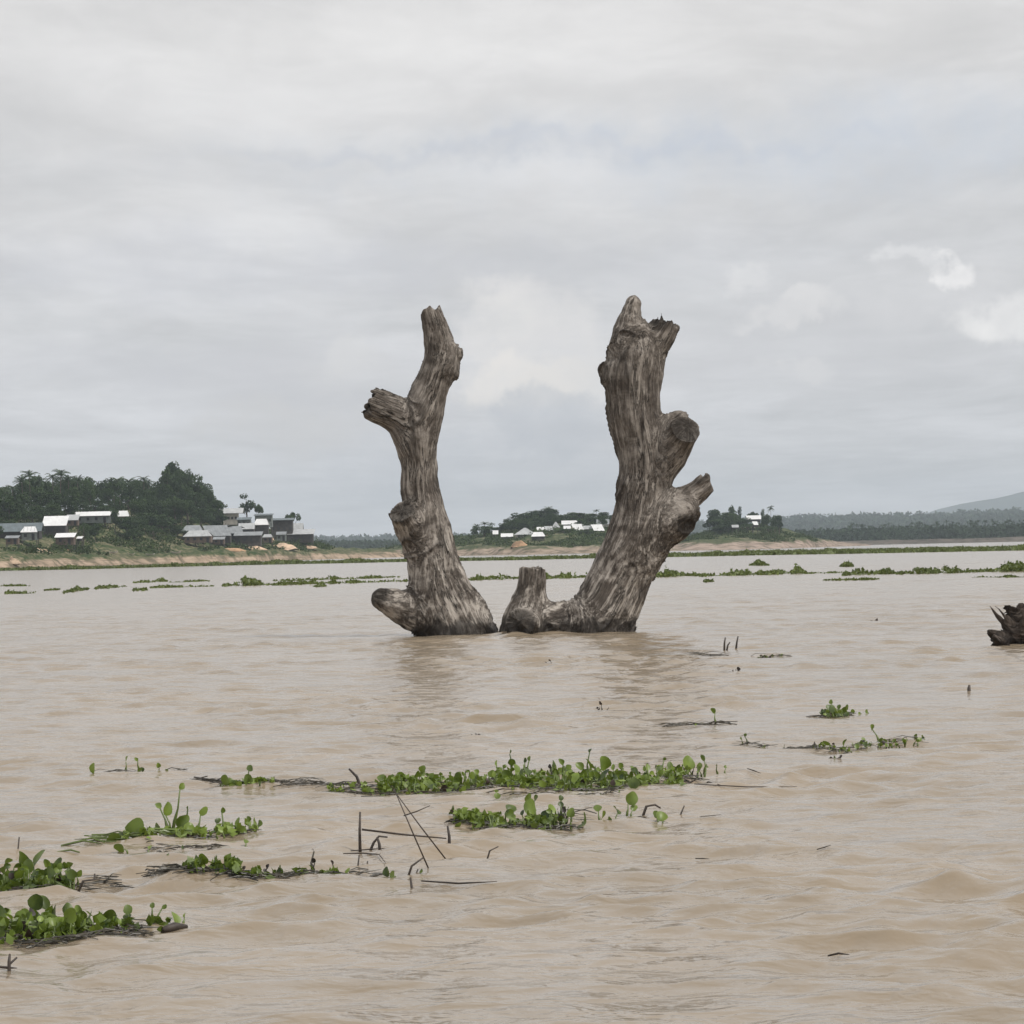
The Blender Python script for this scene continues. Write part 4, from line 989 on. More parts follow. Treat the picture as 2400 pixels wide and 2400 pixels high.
# dark root mass drifting at the right edge
dD = dist(2380, 1512)
drift = [
 Limb([(2338, 1516, 18, 0), (2385, 1500, 36, 0), (2440, 1490, 52, .2), (2520, 1500, 40, .4)], dD, None),
 Limb([(2390, 1470, 24, 0), (2380, 1440, 15, 0), (2371, 1430, 9, 0)], dD, None),
 Limb([(2400, 1470, 34, 0), (2405, 1440, 26, 0), (2412, 1424, 16, 0)], dD, .2),
 Limb([(2365, 1506, 20, -.1), (2335, 1492, 14, -.2), (2314, 1480, 7, -.3)], dD, .05),
 Limb([(2375, 1500, 18, -.1), (2358, 1470, 10, -.1), (2336, 1444, 6, -.1), (2318, 1421, 3, -.1)], dD, None),
 Limb([(2378, 1492, 14, -.2), (2362, 1468, 7, -.2), (2344, 1436, 5, -.2), (2328, 1420, 3, -.2)], dD, None),
 Limb([(2392, 1480, 22, -.2), (2402, 1450, 12, -.3), (2388, 1432, 6, -.3)], dD, None),
 Limb([(2350, 1508, 10, -.3), (2330, 1500, 9, -.4), (2318, 1488, 5, -.5)], dD, .05),
 Limb([(2385, 1480, 12, -.15), (2370, 1462, 8, -.15), (2358, 1447, 5, -.15)], dD, None),
]
dead_tree('driftwood_root', drift, [(pt(2400, 1475, dD, -.45), .12)], M['wood_dark'], 'dark jagged tangle of driftwood roots afloat at the right edge', 'driftwood', h=.016, kb=.07, groove=.045)

# ------------------------------------------------------------------ floating plants
def one_leaf(base, tip, size, face, mats=('leaf', 'stem'), parent=None, tone=None, flat=0.0):
    """one water-hyacinth leaf: a stalk from base to tip and a rounded cupped blade; all in world coordinates"""
    base, tip = Vector(base), Vector(tip); o = parent.location if parent else Vector((0, 0, 0)); mb = MB(); tn = random.random() if tone is None else tone
    up = (tip - base); L = up.length
    if L > .012:
        mid = base.lerp(tip, .5) + Vector((random.uniform(-.12, .12), random.uniform(-.12, .12), .04)) * L; r0 = min(.011, .05 * L + .004)
        mb.tube([base - o + Vector((0, 0, -.03)), base.lerp(mid, .5) - o, mid - o, tip - o], [r0, r0 * 1.15, r0 * .6, r0 * .42], 5, 1, .5)
    # blade frame: v runs from the stalk to the leaf tip
    if random.random() < .5: face = random.uniform(0, 6.28)
    lean = random.uniform(-.9, 1.1); fa2 = random.uniform(0, 6.28)
    v_ = (up.normalized() if L > .03 else Vector((0, 0, 1))) * (1 - flat) + Vector((math.cos(fa2), math.sin(fa2), 0)) * (flat + abs(lean)); v_.normalize()
    u_ = v_.cross(Vector((math.cos(face), math.sin(face), .25))); u_ = (u_ if u_.length > .1 else v_.cross(Vector((1, 0, 0)))).normalized(); n_ = u_.cross(v_)
    rows = [(0.0, .18), (.12, .42), (.32, .54), (.56, .53), (.78, .41), (.93, .24), (1.0, .06)]; V = []; Fs = []; curl = random.uniform(.10, .32); tw = random.uniform(-.35, .35); asp = random.uniform(.62, 1.0)
    for t, wd in rows:
        for s_ in (-1, -.5, 0, .5, 1):
            x = s_ * wd * size; y = (t - .02) * size * 1.02; z = curl * size * ((s_ * wd * 2) ** 2 * .55 - (t - .35) ** 2 * .9) + tw * size * s_ * wd * t
            V.append(tip - o + u_ * x * asp * (1 + .10 * math.sin(7 * t + tw * 9 + s_)) + v_ * y + n_ * z)
    for i in range(len(rows) - 1):
        for k in range(4): Fs.append((i * 5 + k, i * 5 + k + 1, i * 5 + k + 6, i * 5 + k + 5))
    mb.add(V, Fs, 0, tn)
    return mb.build('leaf', [M[mats[0]], M[mats[1]]], parent, smooth=True)
def put_leaf(root, lx, ly, spx, by=None, bx=None, dead=False, flat=0.0):
    """leaf whose blade is centred on photo pixel (lx, ly), spx across; its stalk enters the water at (bx, by)"""
    by = by if by is not None else ly + spx * .5; bx = bx if bx is not None else lx + random.uniform(-4, 4)
    d = dist(bx, by); b = P(bx, by, d); b.z = wz(b.x, b.y) * .8; s_ = spx * .95 / F * d
    tip = P(lx, ly + spx * .42 * (1 - flat), d + random.uniform(-.03, .03)); tip.z = max(tip.z, b.z + .005)
    return one_leaf(b, tip, s_, random.uniform(-2.6, -.5), ('leaf_dead', 'litter') if dead else ('leaf', 'stem'), root, None, flat)
def fill(root, pts, n_,  smin_, smax_, hmin, hmax, dead=.08, flatp=.2, thick=8):
    """n leaves with feet scattered about the polyline pts (px, py)"""
    A = np.array(pts, float); seg = np.linalg.norm(np.diff(A, axis=0), axis=1); cum = np.concatenate([[0], np.cumsum(seg)])
    thick *= 1.25
    for _ in range(int(n_ * 1.35)):
        q = random.random() * cum[-1]; bx = np.interp(q, cum, A[:, 0]); by = np.interp(q, cum, A[:, 1]) + random.uniform(-1, 1) * thick
        s_ = random.uniform(smin_, smax_) * (by - 1290) / 560.0; s_ *= random.uniform(.42, .92); h_ = (hmin + (hmax - hmin) * random.random() ** 1.6) * (by - 1290) / 560.0
        put_leaf(root, bx + random.uniform(-6, 6), by - h_, s_, by, bx, random.random() < dead, .8 if random.random() < flatp else random.uniform(0, .3))
def litter(root, pts, n, thick, lmax=.22, m='litter', rmax=.0042, lift=.012, name='plant_litter'):
    """half-sunk dead stalks and roots, matted"""
    A = np.array(pts, float); seg = np.linalg.norm(np.diff(A, axis=0), axis=1); cum = np.concatenate([[0], np.cumsum(seg)]); mb = MB()
    for _ in range(int(n * (.45 if m == 'litter' else 1))):
        q = random.random() * cum[-1]; px = np.interp(q, cum, A[:, 0]); py = np.interp(q, cum, A[:, 1]) + random.gauss(0, .55) * thick
        p = W(px, py); a = random.gauss(0, .5) + (math.pi if random.random() < .5 else 0); L = random.uniform(.25, 1) * lmax; z = wz(p.x, p.y) + random.uniform(-.003, lift)
        c_ = Vector((math.cos(a), math.sin(a), random.gauss(.02, .10))) * L / 2; p.z = z
        md = Vector((random.gauss(0, .1), random.gauss(0, .1), random.uniform(0, .12))) * L; r_ = random.uniform(.35, 1) * rmax; o = root.location
        mb.tube([p - c_ - o, p + md - o, p + c_ - o], [r_, r_ * 1.2, r_ * .5], 4, 0, random.random() ** 2)
    return tag(mb.build(name, M[m], root), kind='stuff')
def tangle(root, pts, n, thick, hgt=.07):
    """small low leaves knitted together over the raft, past counting"""
    A = np.array(pts, float); seg = np.linalg.norm(np.diff(A, axis=0), axis=1); cum = np.concatenate([[0], np.cumsum(seg)]); C = []
    for _ in range(int(n * 1.9)):
        q = random.random() * cum[-1]; px = np.interp(q, cum, A[:, 0]); py = np.interp(q, cum, A[:, 1]) + random.gauss(0, .6) * thick
        if vnoise(np.array([[px / 14, py / 9, 1.5]]), 8)[0] < .52: continue
        p = W(px, py); C.append((p.x, p.y, wz(p.x, p.y) + hgt * random.random() ** 1.5))
    V = leaf_quads(np.array(C), .046, .6) - np.array([*root.location]); tag(quads_object('small_leaves', V, M['leaf'], parent=root), kind='stuff')
def patch(px, py, label, group=None):
    p = W(px, py); p.z = 0; return thing('water_hyacinth', p, label, 'floating plant', group)

r_ = patch(1250, 1840, 'longest and densest raft of water hyacinth, spread across the middle of the foreground')
for a in ((795, 1840, 14, 1846), (812, 1832, 12, 1845), (918, 1826, 18, 1842), (932, 1838, 20, 1850), (987, 1802, 18, 1835), (1012, 1818, 26, 1842), (1000, 1835, 26, 1850),
          (1195, 1762, 14, 1825), (1197, 1785, 20, 1830), (1165, 1790, 18, 1825), (1230, 1782, 12, 1825), (1240, 1778, 12, 1825), (1295, 1790, 18, 1830), (1320, 1784, 18, 1830), (1382, 1758, 12, 1830),
          (1385, 1792, 32, 1838), (1420, 1788, 36, 1840), (1410, 1812, 30, 1845), (1455, 1812, 18, 1840), (1480, 1815, 18, 1840), (1518, 1797, 20, 1812), (1545, 1795, 26, 1815), (1572, 1795, 22, 1812),
          (1612, 1788, 36, 1812), (1590, 1796, 24, 1812), (1636, 1794, 16, 1808), (1651, 1776, 18, 1806), (1556, 1778, 8, 1810), (1680, 1793, 6, 1808), (1701, 1796, 9, 1810), (1486, 1843, 28, 1858),
          (1503, 1838, 22, 1850), (1596, 1838, 18, 1850), (1170, 1840, 20, 1850), (1167, 1865, 16, 1876), (1320, 1817, 24, 1840), (1240, 1822, 28, 1848), (1345, 1822, 28, 1850), (1110, 1825, 24, 1848)):
    put_leaf(r_, *a)
fill(r_, [(900, 1850), (1000, 1848), (1160, 1844), (1330, 1848), (1500, 1840), (1545, 1830)], 150, 15, 30, 8, 34, .10, .22, 8)
fill(r_, [(1150, 1828), (1330, 1826), (1480, 1826)], 44, 16, 30, 12, 34, .08, .15, 7)
fill(r_, [(785, 1848), (910, 1852)], 14, 10, 18, 2, 12, .3, .4, 5)
fill(r_, [(1510, 1814), (1650, 1808)], 22, 12, 22, 6, 20, .12, .2, 4)
fill(r_, [(1380, 1866), (1450, 1864)], 7, 8, 14, 1, 5, .2, .7, 3)
litter(r_, [(770, 1848), (900, 1854), (1160, 1852), (1400, 1850), (1560, 1840)], 620, 8, .24)
litter(r_, [(1140, 1836), (1480, 1834)], 300, 7, .22)
litter(r_, [(1540, 1830), (1640, 1824)], 90, 6, .25)
litter(r_, [(1150, 1842), (1500, 1840)], 160, 9, .14, 'stem', .005, .05, 'green_stalks')
litter(r_, [(1180, 1866), (1450, 1866)], 50, 5, .2)
tangle(r_, [(900, 1850), (1160, 1846), (1500, 1842), (1600, 1820)], 1500, 9); tangle(r_, [(1150, 1832), (1480, 1830)], 600, 8); tangle(r_, [(770, 1850), (900, 1852)], 160, 5, .04)
r_ = patch(1240, 1930, 'second hyacinth raft, just in front of the long one, with one big round leaf')
for a in ((1063, 1893, 22, 1918), (1075, 1912, 16, 1925), (1108, 1908, 26, 1930), (1120, 1916, 22, 1932), (1195, 1892, 26, 1925), (1235, 1870, 26, 1915), (1252, 1868, 22, 1915), (1245, 1892, 40, 1925), (1290, 1893, 26, 1925),
          (1315, 1870, 14, 1920), (1316, 1884, 16, 1920), (1340, 1905, 24, 1930), (1366, 1910, 58, 1926), (1403, 1890, 26, 1918), (1410, 1908, 28, 1922), (1448, 1895, 26, 1912), (1472, 1868, 34, 1905), (1482, 1890, 24, 1905),
          (1550, 1912, 28, 1922), (1540, 1908, 18, 1920), (1425, 1915, 16, 1922)):
    put_leaf(r_, *a)
fill(r_, [(1060, 1922), (1160, 1934), (1290, 1930), (1340, 1922)], 62, 13, 26, 5, 26, .1, .25, 6)
litter(r_, [(1060, 1928), (1180, 1940), (1340, 1928)], 260, 5, .2)
litter(r_, [(1090, 1926), (1320, 1924)], 70, 7, .12, 'stem', .005, .05, 'green_stalks')
litter(r_, [(1340, 1910), (1560, 1918)], 30, 5, .25)
tangle(r_, [(1060, 1926), (1180, 1936), (1340, 1926)], 700, 6)
r_ = patch(560, 1838, 'thin hyacinth raft with dark stalks trailing left from the long raft')
for a in ((530, 1830, 28, 1842), (545, 1834, 20, 1843), (583, 1800, 16, 1836), (586, 1834, 24, 1844), (560, 1838, 20, 1845), (640, 1830, 20, 1842), (605, 1838, 14, 1842)): put_leaf(r_, *a)
fill(r_, [(515, 1842), (650, 1840)], 18, 10, 18, 2, 12, .3, .4, 4)
litter(r_, [(455, 1832), (520, 1836), (600, 1836), (700, 1840), (770, 1846)], 190, 4, .3)
tangle(r_, [(510, 1840), (640, 1840)], 150, 4, .03)
r_ = patch(270, 1818, 'small sparse sprig of hyacinth with four stalked leaves, farthest left behind the tall one')
for a in ((219, 1815, 26, 1820), (295, 1778, 19, 1812), (323, 1778, 11, 1808), (373, 1793, 14, 1815), (326, 1806, 18, 1813), (394, 1814, 14, 1818), (334, 1804, 12, 1812)): put_leaf(r_, *a)
litter(r_, [(225, 1818), (330, 1812), (460, 1812)], 34, 2, .3)
r_ = patch(400, 1965, 'hyacinth with the tallest stalks, left foreground, green blade reaching left')
for a in ((375, 1885, 22, 1950, 395), (388, 1896, 34, 1952, 398), (416, 1921, 38, 1955), (374, 1934, 24, 1955), (470, 1899, 26, 1948, 462), (520, 1899, 15, 1950, 524), (507, 1922, 16, 1950, 512), (556, 1927, 24, 1950), (585, 1919, 14, 1948),
          (414, 1958, 34, 1966), (440, 1945, 34, 1958), (455, 1948, 28, 1960), (400, 1950, 24, 1962), (576, 1969, 17, 1975), (310, 1955, 52, 1968), (345, 1958, 26, 1966), (395, 2005, 14, 2010), (432, 1985, 18, 1992), (350, 1983, 14, 1990), (440, 1893, 8, 1950)): put_leaf(r_, *a)
put_leaf(r_, 248, 1970, 42, 1974, 262, False, .9); put_leaf(r_, 290, 1988, 34, 1990, 300, False, .9); put_leaf(r_, 422, 1842, 18, 1950, 402)
fill(r_, [(385, 1962), (470, 1960), (560, 1952), (610, 1942)], 40, 10, 22, 2, 14, .15, .3, 5)
litter(r_, [(160, 1992), (230, 1975), (300, 1968), (400, 1964)], 26, 4, .4, 'stem', .007, .03, 'green_stalks')
litter(r_, [(330, 1985), (420, 1992), (520, 1985)], 90, 9, .12)
litter(r_, [(380, 1968), (600, 1950)], 110, 5, .14)
tangle(r_, [(290, 1970), (400, 1964), (600, 1948)], 330, 6, .05)
r_ = patch(60, 2075, 'bright green hyacinth clump at the left edge, upper of two, broad upright leaves')
for a in ((17, 2015, 22, 2060), (51, 2012, 40, 2065), (79, 2006, 46, 2068), (70, 2030, 36, 2072), (113, 2022, 22, 2055, 105), (142, 2062, 36, 2078), (160, 2055, 28, 2076), (90, 2055, 36, 2078), (180, 2046, 20, 2070), (105, 2070, 24, 2085)): put_leaf(r_, *a)
fill(r_, [(-60, 2070), (20, 2076), (90, 2078), (170, 2074)], 70, 14, 27, 5, 32, .08, .2, 9)
litter(r_, [(-60, 2084), (60, 2088), (130, 2080)], 140, 4, .2)
tangle(r_, [(-60, 2078), (60, 2082), (170, 2076)], 420, 8, .07); litter(r_, [(150, 2076), (240, 2062), (300, 2068)], 60, 6, .22)
r_ = patch(150, 2200, 'widest green hyacinth raft at the lower left, short log at its right end')
for a in ((83, 2116, 40, 2165), (109, 2114, 38, 2165), (20, 2152, 46, 2180), (56, 2148, 36, 2180), (80, 2150, 38, 2182), (129, 2136, 36, 2175), (152, 2146, 36, 2182), (187, 2131, 22, 2182, 196), (210, 2140, 26, 2182, 222), (186, 2162, 42, 2190),
          (175, 2150, 32, 2185), (253, 2157, 42, 2176), (300, 2132, 24, 2176), (297, 2146, 22, 2178), (357, 2122, 14, 2170, 362), (380, 2123, 14, 2170, 364), (414, 2150, 36, 2172), (395, 2162, 24, 2174), (270, 2160, 24, 2178), (376, 2176, 16, 2184), (432, 2145, 12, 2168), (100, 2170, 34, 2190), (60, 2170, 36, 2192), (130, 2172, 30, 2190)): put_leaf(r_, *a)
fill(r_, [(-60, 2185), (60, 2192), (200, 2186)], 92, 16, 30, 4, 34, .08, .22, 10)
fill(r_, [(200, 2186), (300, 2182)], 12, 10, 16, 2, 8, .3, .4, 5)
litter(r_, [(-60, 2196), (100, 2200), (240, 2192), (340, 2184)], 330, 8, .18)
litter(r_, [(30, 2212), (180, 2216), (330, 2200)], 110, 5, .25)
litter(r_, [(0, 2186), (200, 2184)], 110, 9, .12, 'stem', .006, .05, 'green_stalks')
tangle(r_, [(-60, 2190), (100, 2194), (240, 2184)], 600, 10, .08); tangle(r_, [(240, 2184), (400, 2176)], 120, 6, .03)
mb = MB(); a_, b_ = W(382, 2186), W(437, 2178); a_.z = b_.z = .012; mb.tube([a_ - r_.location, a_.lerp(b_, .5) - r_.location + Vector((0, 0, .008)), b_ - r_.location], [.016, .024, .012], 8); lg = mb.build('log', M['stick'], r_, smooth=True)
r_ = patch(560, 2058, 'long low line of hyacinth and dark stalks ending near the stick frame')
for a in ((424, 2036, 32, 2056), (442, 2040, 26, 2056), (457, 2030, 34, 2056), (480, 2012, 30, 2054), (483, 2034, 30, 2056), (503, 2033, 38, 2054), (530, 2043, 28, 2055), (542, 2048, 20, 2056), (663, 2036, 24, 2052), (655, 2042, 18, 2052), (733, 2032, 18, 2050), (740, 2038, 22, 2052), (572, 2050, 18, 2056), (600, 2044, 14, 2053), (811, 2045, 18, 2050), (925, 2040, 38, 2056), (910, 2046, 26, 2056), (984, 2048, 12, 2053)): put_leaf(r_, *a)
for a in ((736, 1992, 9, 2048), (738, 2016, 12, 2048), (625, 2030, 12, 2050), (780, 2022, 14, 2045), (700, 2035, 12, 2050)): put_leaf(r_, *a, dead=True)
fill(r_, [(410, 2056), (540, 2056)], 26, 14, 24, 4, 24, .1, .2, 4); fill(r_, [(560, 2054), (720, 2050)], 20, 8, 15, 1, 10, .5, .3, 4)
litter(r_, [(350, 2052), (420, 2060), (560, 2060), (700, 2054), (790, 2052)], 330, 4, .2); litter(r_, [(345, 2045), (410, 2050)], 30, 7, .16, 'litter', .007, .07)
litter(r_, [(830, 2046), (900, 2052)], 20, 3, .2)
tangle(r_, [(410, 2056), (560, 2056)], 300, 5, .06); tangle(r_, [(560, 2056), (800, 2048)], 220, 5, .03)
r_ = patch(1955, 1670, 'small compact hyacinth clump, farthest right of the foreground plants')
for a in ((1948, 1645, 12, 1668), (1984, 1656, 15, 1672), (1940, 1668, 15, 1676), (1962, 1662, 16, 1674), (1975, 1668, 16, 1677), (2034, 1664, 13, 1671), (2017, 1670, 8, 1674)): put_leaf(r_, *a)
fill(r_, [(1932, 1677), (1992, 1676)], 26, 24, 34, 6, 30, .1, .2, 3); litter(r_, [(1905, 1678), (2010, 1676)], 70, 2.4, .35)
r_ = patch(1990, 1742, 'loose leaf row below the compact clump on the right, one leaf tall')
for a in ((2045, 1703, 17, 1735, 2062), (1932, 1736, 20, 1750), (1928, 1746, 16, 1753), (1910, 1746, 16, 1754), (1977, 1744, 20, 1753), (2028, 1732, 13, 1745), (2062, 1731, 16, 1742), (2145, 1726, 14, 1738), (2120, 1733, 14, 1741), (2165, 1725, 10, 1736), (1738, 1730, 8, 1742), (1745, 1722, 8, 1742, 1752), (1790, 1747, 10, 1750), (1838, 1745, 16, 1750), (2010, 1748, 14, 1755), (2030, 1745, 14, 1752)): put_leaf(r_, *a)
fill(r_, [(1900, 1755), (1990, 1756), (2060, 1746), (2160, 1738)], 44, 15, 24, 2, 14, .2, .3, 3)
litter(r_, [(1850, 1754), (1990, 1757), (2070, 1745), (2165, 1738)], 110, 2.6, .25); litter(r_, [(1735, 1744), (1800, 1749)], 26, 2, .3); litter(r_, [(1858, 1752), (1900, 1753)], 36, 2, .2)
r_ = patch(1635, 1698, 'flat dark strip of plant debris with a single stalked leaf rising at its right end')
put_leaf(r_, 1676, 1664, 15, 1696, 1678); litter(r_, [(1565, 1702), (1620, 1699), (1700, 1696)], 90, 1.6, .3)
fill(r_, [(1605, 1700), (1670, 1697)], 8, 8, 14, 0, 4, .4, .8, 1.5)
r_ = patch(1812, 1538, 'tiny scatter of floating leaves right of the two upright reeds')
fill(r_, [(1780, 1541), (1842, 1539)], 16, 18, 30, 0, 14, .5, .4, 1.5); litter(r_, [(1775, 1542), (1845, 1540)], 24, 1.5, .5)
r_ = patch(1665, 1535, 'faint patch of dark floating debris left of the two upright reeds')
litter(r_, [(1625, 1533), (1700, 1536)], 60, 2.5, .5)
# lone floating bits
for (px, py, s_, by, lab) in ((1291, 1546, 14, 1556, 'dark upright leaf of debris in the water below the right trunk'), (1115, 1722, 8, 1728, 'lone dark speck of a leaf above the long hyacinth raft'),
      (1732, 1568, 10, 1576, 'lone dark leaf tip below the two upright reeds'), (1410, 1647, 10, 1660, 'small sprig of leaves alone on open water left of the debris strip'),
      (2052, 1450, 9, 1456, 'dark speck floating on far water left of the driftwood root'), (1955, 1776, 8, 1781, 'dark speck floating below the loose leaf row on the right')):
    r_ = patch(px, by, lab); r_['category'] = 'floating leaf'; put_leaf(r_, px, py, s_, by, None, True); fill(r_, [(px - 12, by), (px + 14, by)], 3, 9, 15, 0, 8, .8, .5, 1)

# ------------------------------------------------------------------ sticks, stakes and reeds
def stick(name, pts, r, label, cat, m='stick', group=None, on_water=False):
    """pts: photo pixels; the first stands in / lies on the water, the others are at the same depth unless on_water"""
    d = dist(*pts[0]); Q = []
    for i, q in enumerate(pts):
        if on_water: p = W(*q); p.z = wz(p.x, p.y) + .012
        else: p = P(q[0], q[1], d + .01 * i)
        Q.append(p)
    if not on_water: Q[0].z -= .12
    o = Q[0].copy(); mb = MB(); n = len(Q)
    if n == 2: Q.insert(1, Q[0].lerp(Q[1], .5) + Vector((random.uniform(-1, 1), 0, random.uniform(-.5, 1))) * .02 * (Q[1] - Q[0]).length)
    if on_water: r *= .62
    rs = [r * (1.1 - .55 * i / (len(Q) - 1)) for i in range(len(Q))]
    if on_water: rs[0] *= .55; rs[-1] *= .5
    mb.tube([q - o for q in Q], rs, 7); return tag(mb.build(name, M[m], None, o, True), label, cat, group)
stick('wooden_stake', [(844, 1994), (843, 1950), (844, 1903)], .0105, 'taller upright stake at the left end of the stick frame', 'stake')
stick('wooden_stake', [(1053, 1992), (1053, 1960), (1049, 1936)], .011, 'shorter upright stake at the right end of the stick frame', 'stake')
def bar(name, a, b, d, r, label, cat='stick'):
    A, B = P(*a, d), P(*b, d); mb = MB(); mb.tube([Vector((0, 0, 0)), (B - A) * .5 + Vector((0, 0, -.004)), B - A], [r, r * .9, r * .6], 7); tag(mb.build(name, M['stick'], None, A, True), label, cat)
dS = dist(845, 1993)
bar('crossbar', (848, 1944), (1046, 1965), dS - .02, .0065, 'thin crossbar running between the two upright stakes')
bar('thin_rod', (1008, 2044), (925, 1852), dist(1008, 2044), .0045, 'long thin rod leaning left across the crossbar, lower of a crossing pair', 'stick')
bar('thin_rod', (1045, 2014), (930, 1862), dist(1045, 2014), .0045, 'long thin rod leaning left, upper of the crossing pair', 'stick')
bar('thin_rod', (946, 1912), (1008, 1888), dS - .03, .004, 'short twig caught slanting across the crossing rods')
stick('curled_twig', [(848, 1992), (876, 1975), (888, 1960), (908, 1962)], .009, 'dark curled twig humped at the foot of the taller stake', 'twig')
stick('curled_twig', [(893, 1992), (889, 1978), (884, 1962)], .011, 'thick dark stub propping up the curled twig', 'twig')
stick('floating_stick', [(822, 1996), (870, 1992), (910, 1992)], .008, 'dark stick floating flat at the foot of the taller stake', 'stick', on_water=True)
stick('floating_stick', [(805, 2008), (850, 2012), (889, 2018), (905, 2034)], .008, 'bent branch floating just below the stick frame', 'stick', on_water=True)
stick('broken_twig', [(830, 2032), (842, 2004)], .007, 'short twig poking up from the bent branch', 'twig')
stick('broken_twig', [(845, 2030), (862, 2018)], .007, 'second short twig by the bent branch, leaning right', 'twig')
stick('broken_twig', [(939, 2054), (965, 2030), (992, 2010)], .008, 'twig leaning right below the crossing rods', 'twig')
stick('broken_twig', [(950, 2050), (980, 2037)], .007, 'short twig crossing the leaning one below the rods', 'twig')
stick('broken_twig', [(972, 2076), (962, 2056)], .010, 'stubby dark twig end at the left tip of the long reed', 'twig')
stick('floating_reed', [(988, 2068), (1075, 2075), (1165, 2077)], .011, 'long dark reed floating flat, lowest of the sticks', 'reed', on_water=True)
stick('leaning_stick', [(856, 1840), (836, 1820), (818, 1802)], .014, 'thick stick leaning out of the left end of the long hyacinth raft', 'stick')
stick('broken_twig', [(1128, 2010), (1148, 1994), (1168, 1984)], .006, 'thin bent twig alone right of the stick frame', 'twig')
stick('floating_stick', [(1627, 1845), (1750, 1842), (1868, 1837)], .009, 'longest thin stick floating out to the right of the long raft', 'stick', on_water=True)
stick('floating_stick', [(1635, 1831), (1660, 1838), (1692, 1844)], .012, 'short stick slanting down to the longest floating stick', 'stick', on_water=True)
stick('floating_stick', [(1596, 1828), (1647, 1822)], .012, 'thick stick end jutting from the right end of the long raft', 'stick', on_water=True)
stick('floating_stick', [(1752, 1806), (1783, 1808)], .010, 'short dark stick floating above the longest floating stick', 'stick', on_water=True)
stick('floating_stick', [(455, 1829), (515, 1832)], .014, 'dark stick floating at the left tip of the thin raft', 'stick', on_water=True)
stick('bent_twig', [(1494, 1905), (1515, 1890), (1535, 1886), (1548, 1894)], .010, 'arched twig at the right end of the second raft', 'twig')
stick('broken_twig', [(1578, 1906), (1604, 1888)], .008, 'small twig standing in the water right of the arched twig', 'twig')
stick('floating_stick', [(1640, 1912), (1690, 1908)], .006, 'faint thin stick on the water right of the second raft', 'stick', on_water=True)
stick('bent_twig', [(-20, 1996), (20, 1994), (42, 1993), (45, 1962)], .008, 'dark twig at the left edge with its tip turned up', 'twig')
stick('bent_twig', [(166, 2078), (195, 2065), (220, 2062), (222, 2048)], .008, 'dark curved twig at the right end of the upper left clump', 'twig')
stick('bent_twig', [(22, 2276), (21, 2255), (23, 2236)], .009, 'dark upright twig at the bottom left corner', 'twig')
stick('bent_twig', [(4, 2272), (22, 2260), (40, 2244)], .008, 'thin twig crossing the dark one at the bottom left corner', 'twig')
stick('floating_stick', [(-10, 2274), (40, 2274)], .012, 'flat dark bit of wood at the foot of the bottom left twigs', 'stick', on_water=True)
stick('floating_stick', [(1940, 2228), (1965, 2227), (1990, 2232)], .010, 'small dark sliver floating alone near the bottom right', 'stick', on_water=True)
stick('floating_stick', [(1630, 2010), (1662, 2006)], .008, 'little dark sliver afloat right of the long reed', 'stick', on_water=True)
stick('floating_stick', [(1915, 1998), (1948, 1994)], .008, 'little dark sliver afloat farther right on open water', 'stick', on_water=True)
stick('reed_stalk', [(1697, 1524), (1698, 1508), (1700, 1494)], .020, 'left one of two short reeds upright in the water right of the trunk', 'reed')
stick('reed_stalk', [(1700, 1524), (1706, 1512), (1711, 1505)], .018, 'bent middle reed between the two upright ones', 'reed')
stick('reed_stalk', [(1723, 1521), (1727, 1506), (1730, 1491)], .020, 'right one of two short reeds upright in the water right of the trunk', 'reed')
stick('wooden_stake', [(2272, 1622), (2271, 1614), (2272, 1606)], .025, 'small dark stake alone on open water below the driftwood root', 'stake')

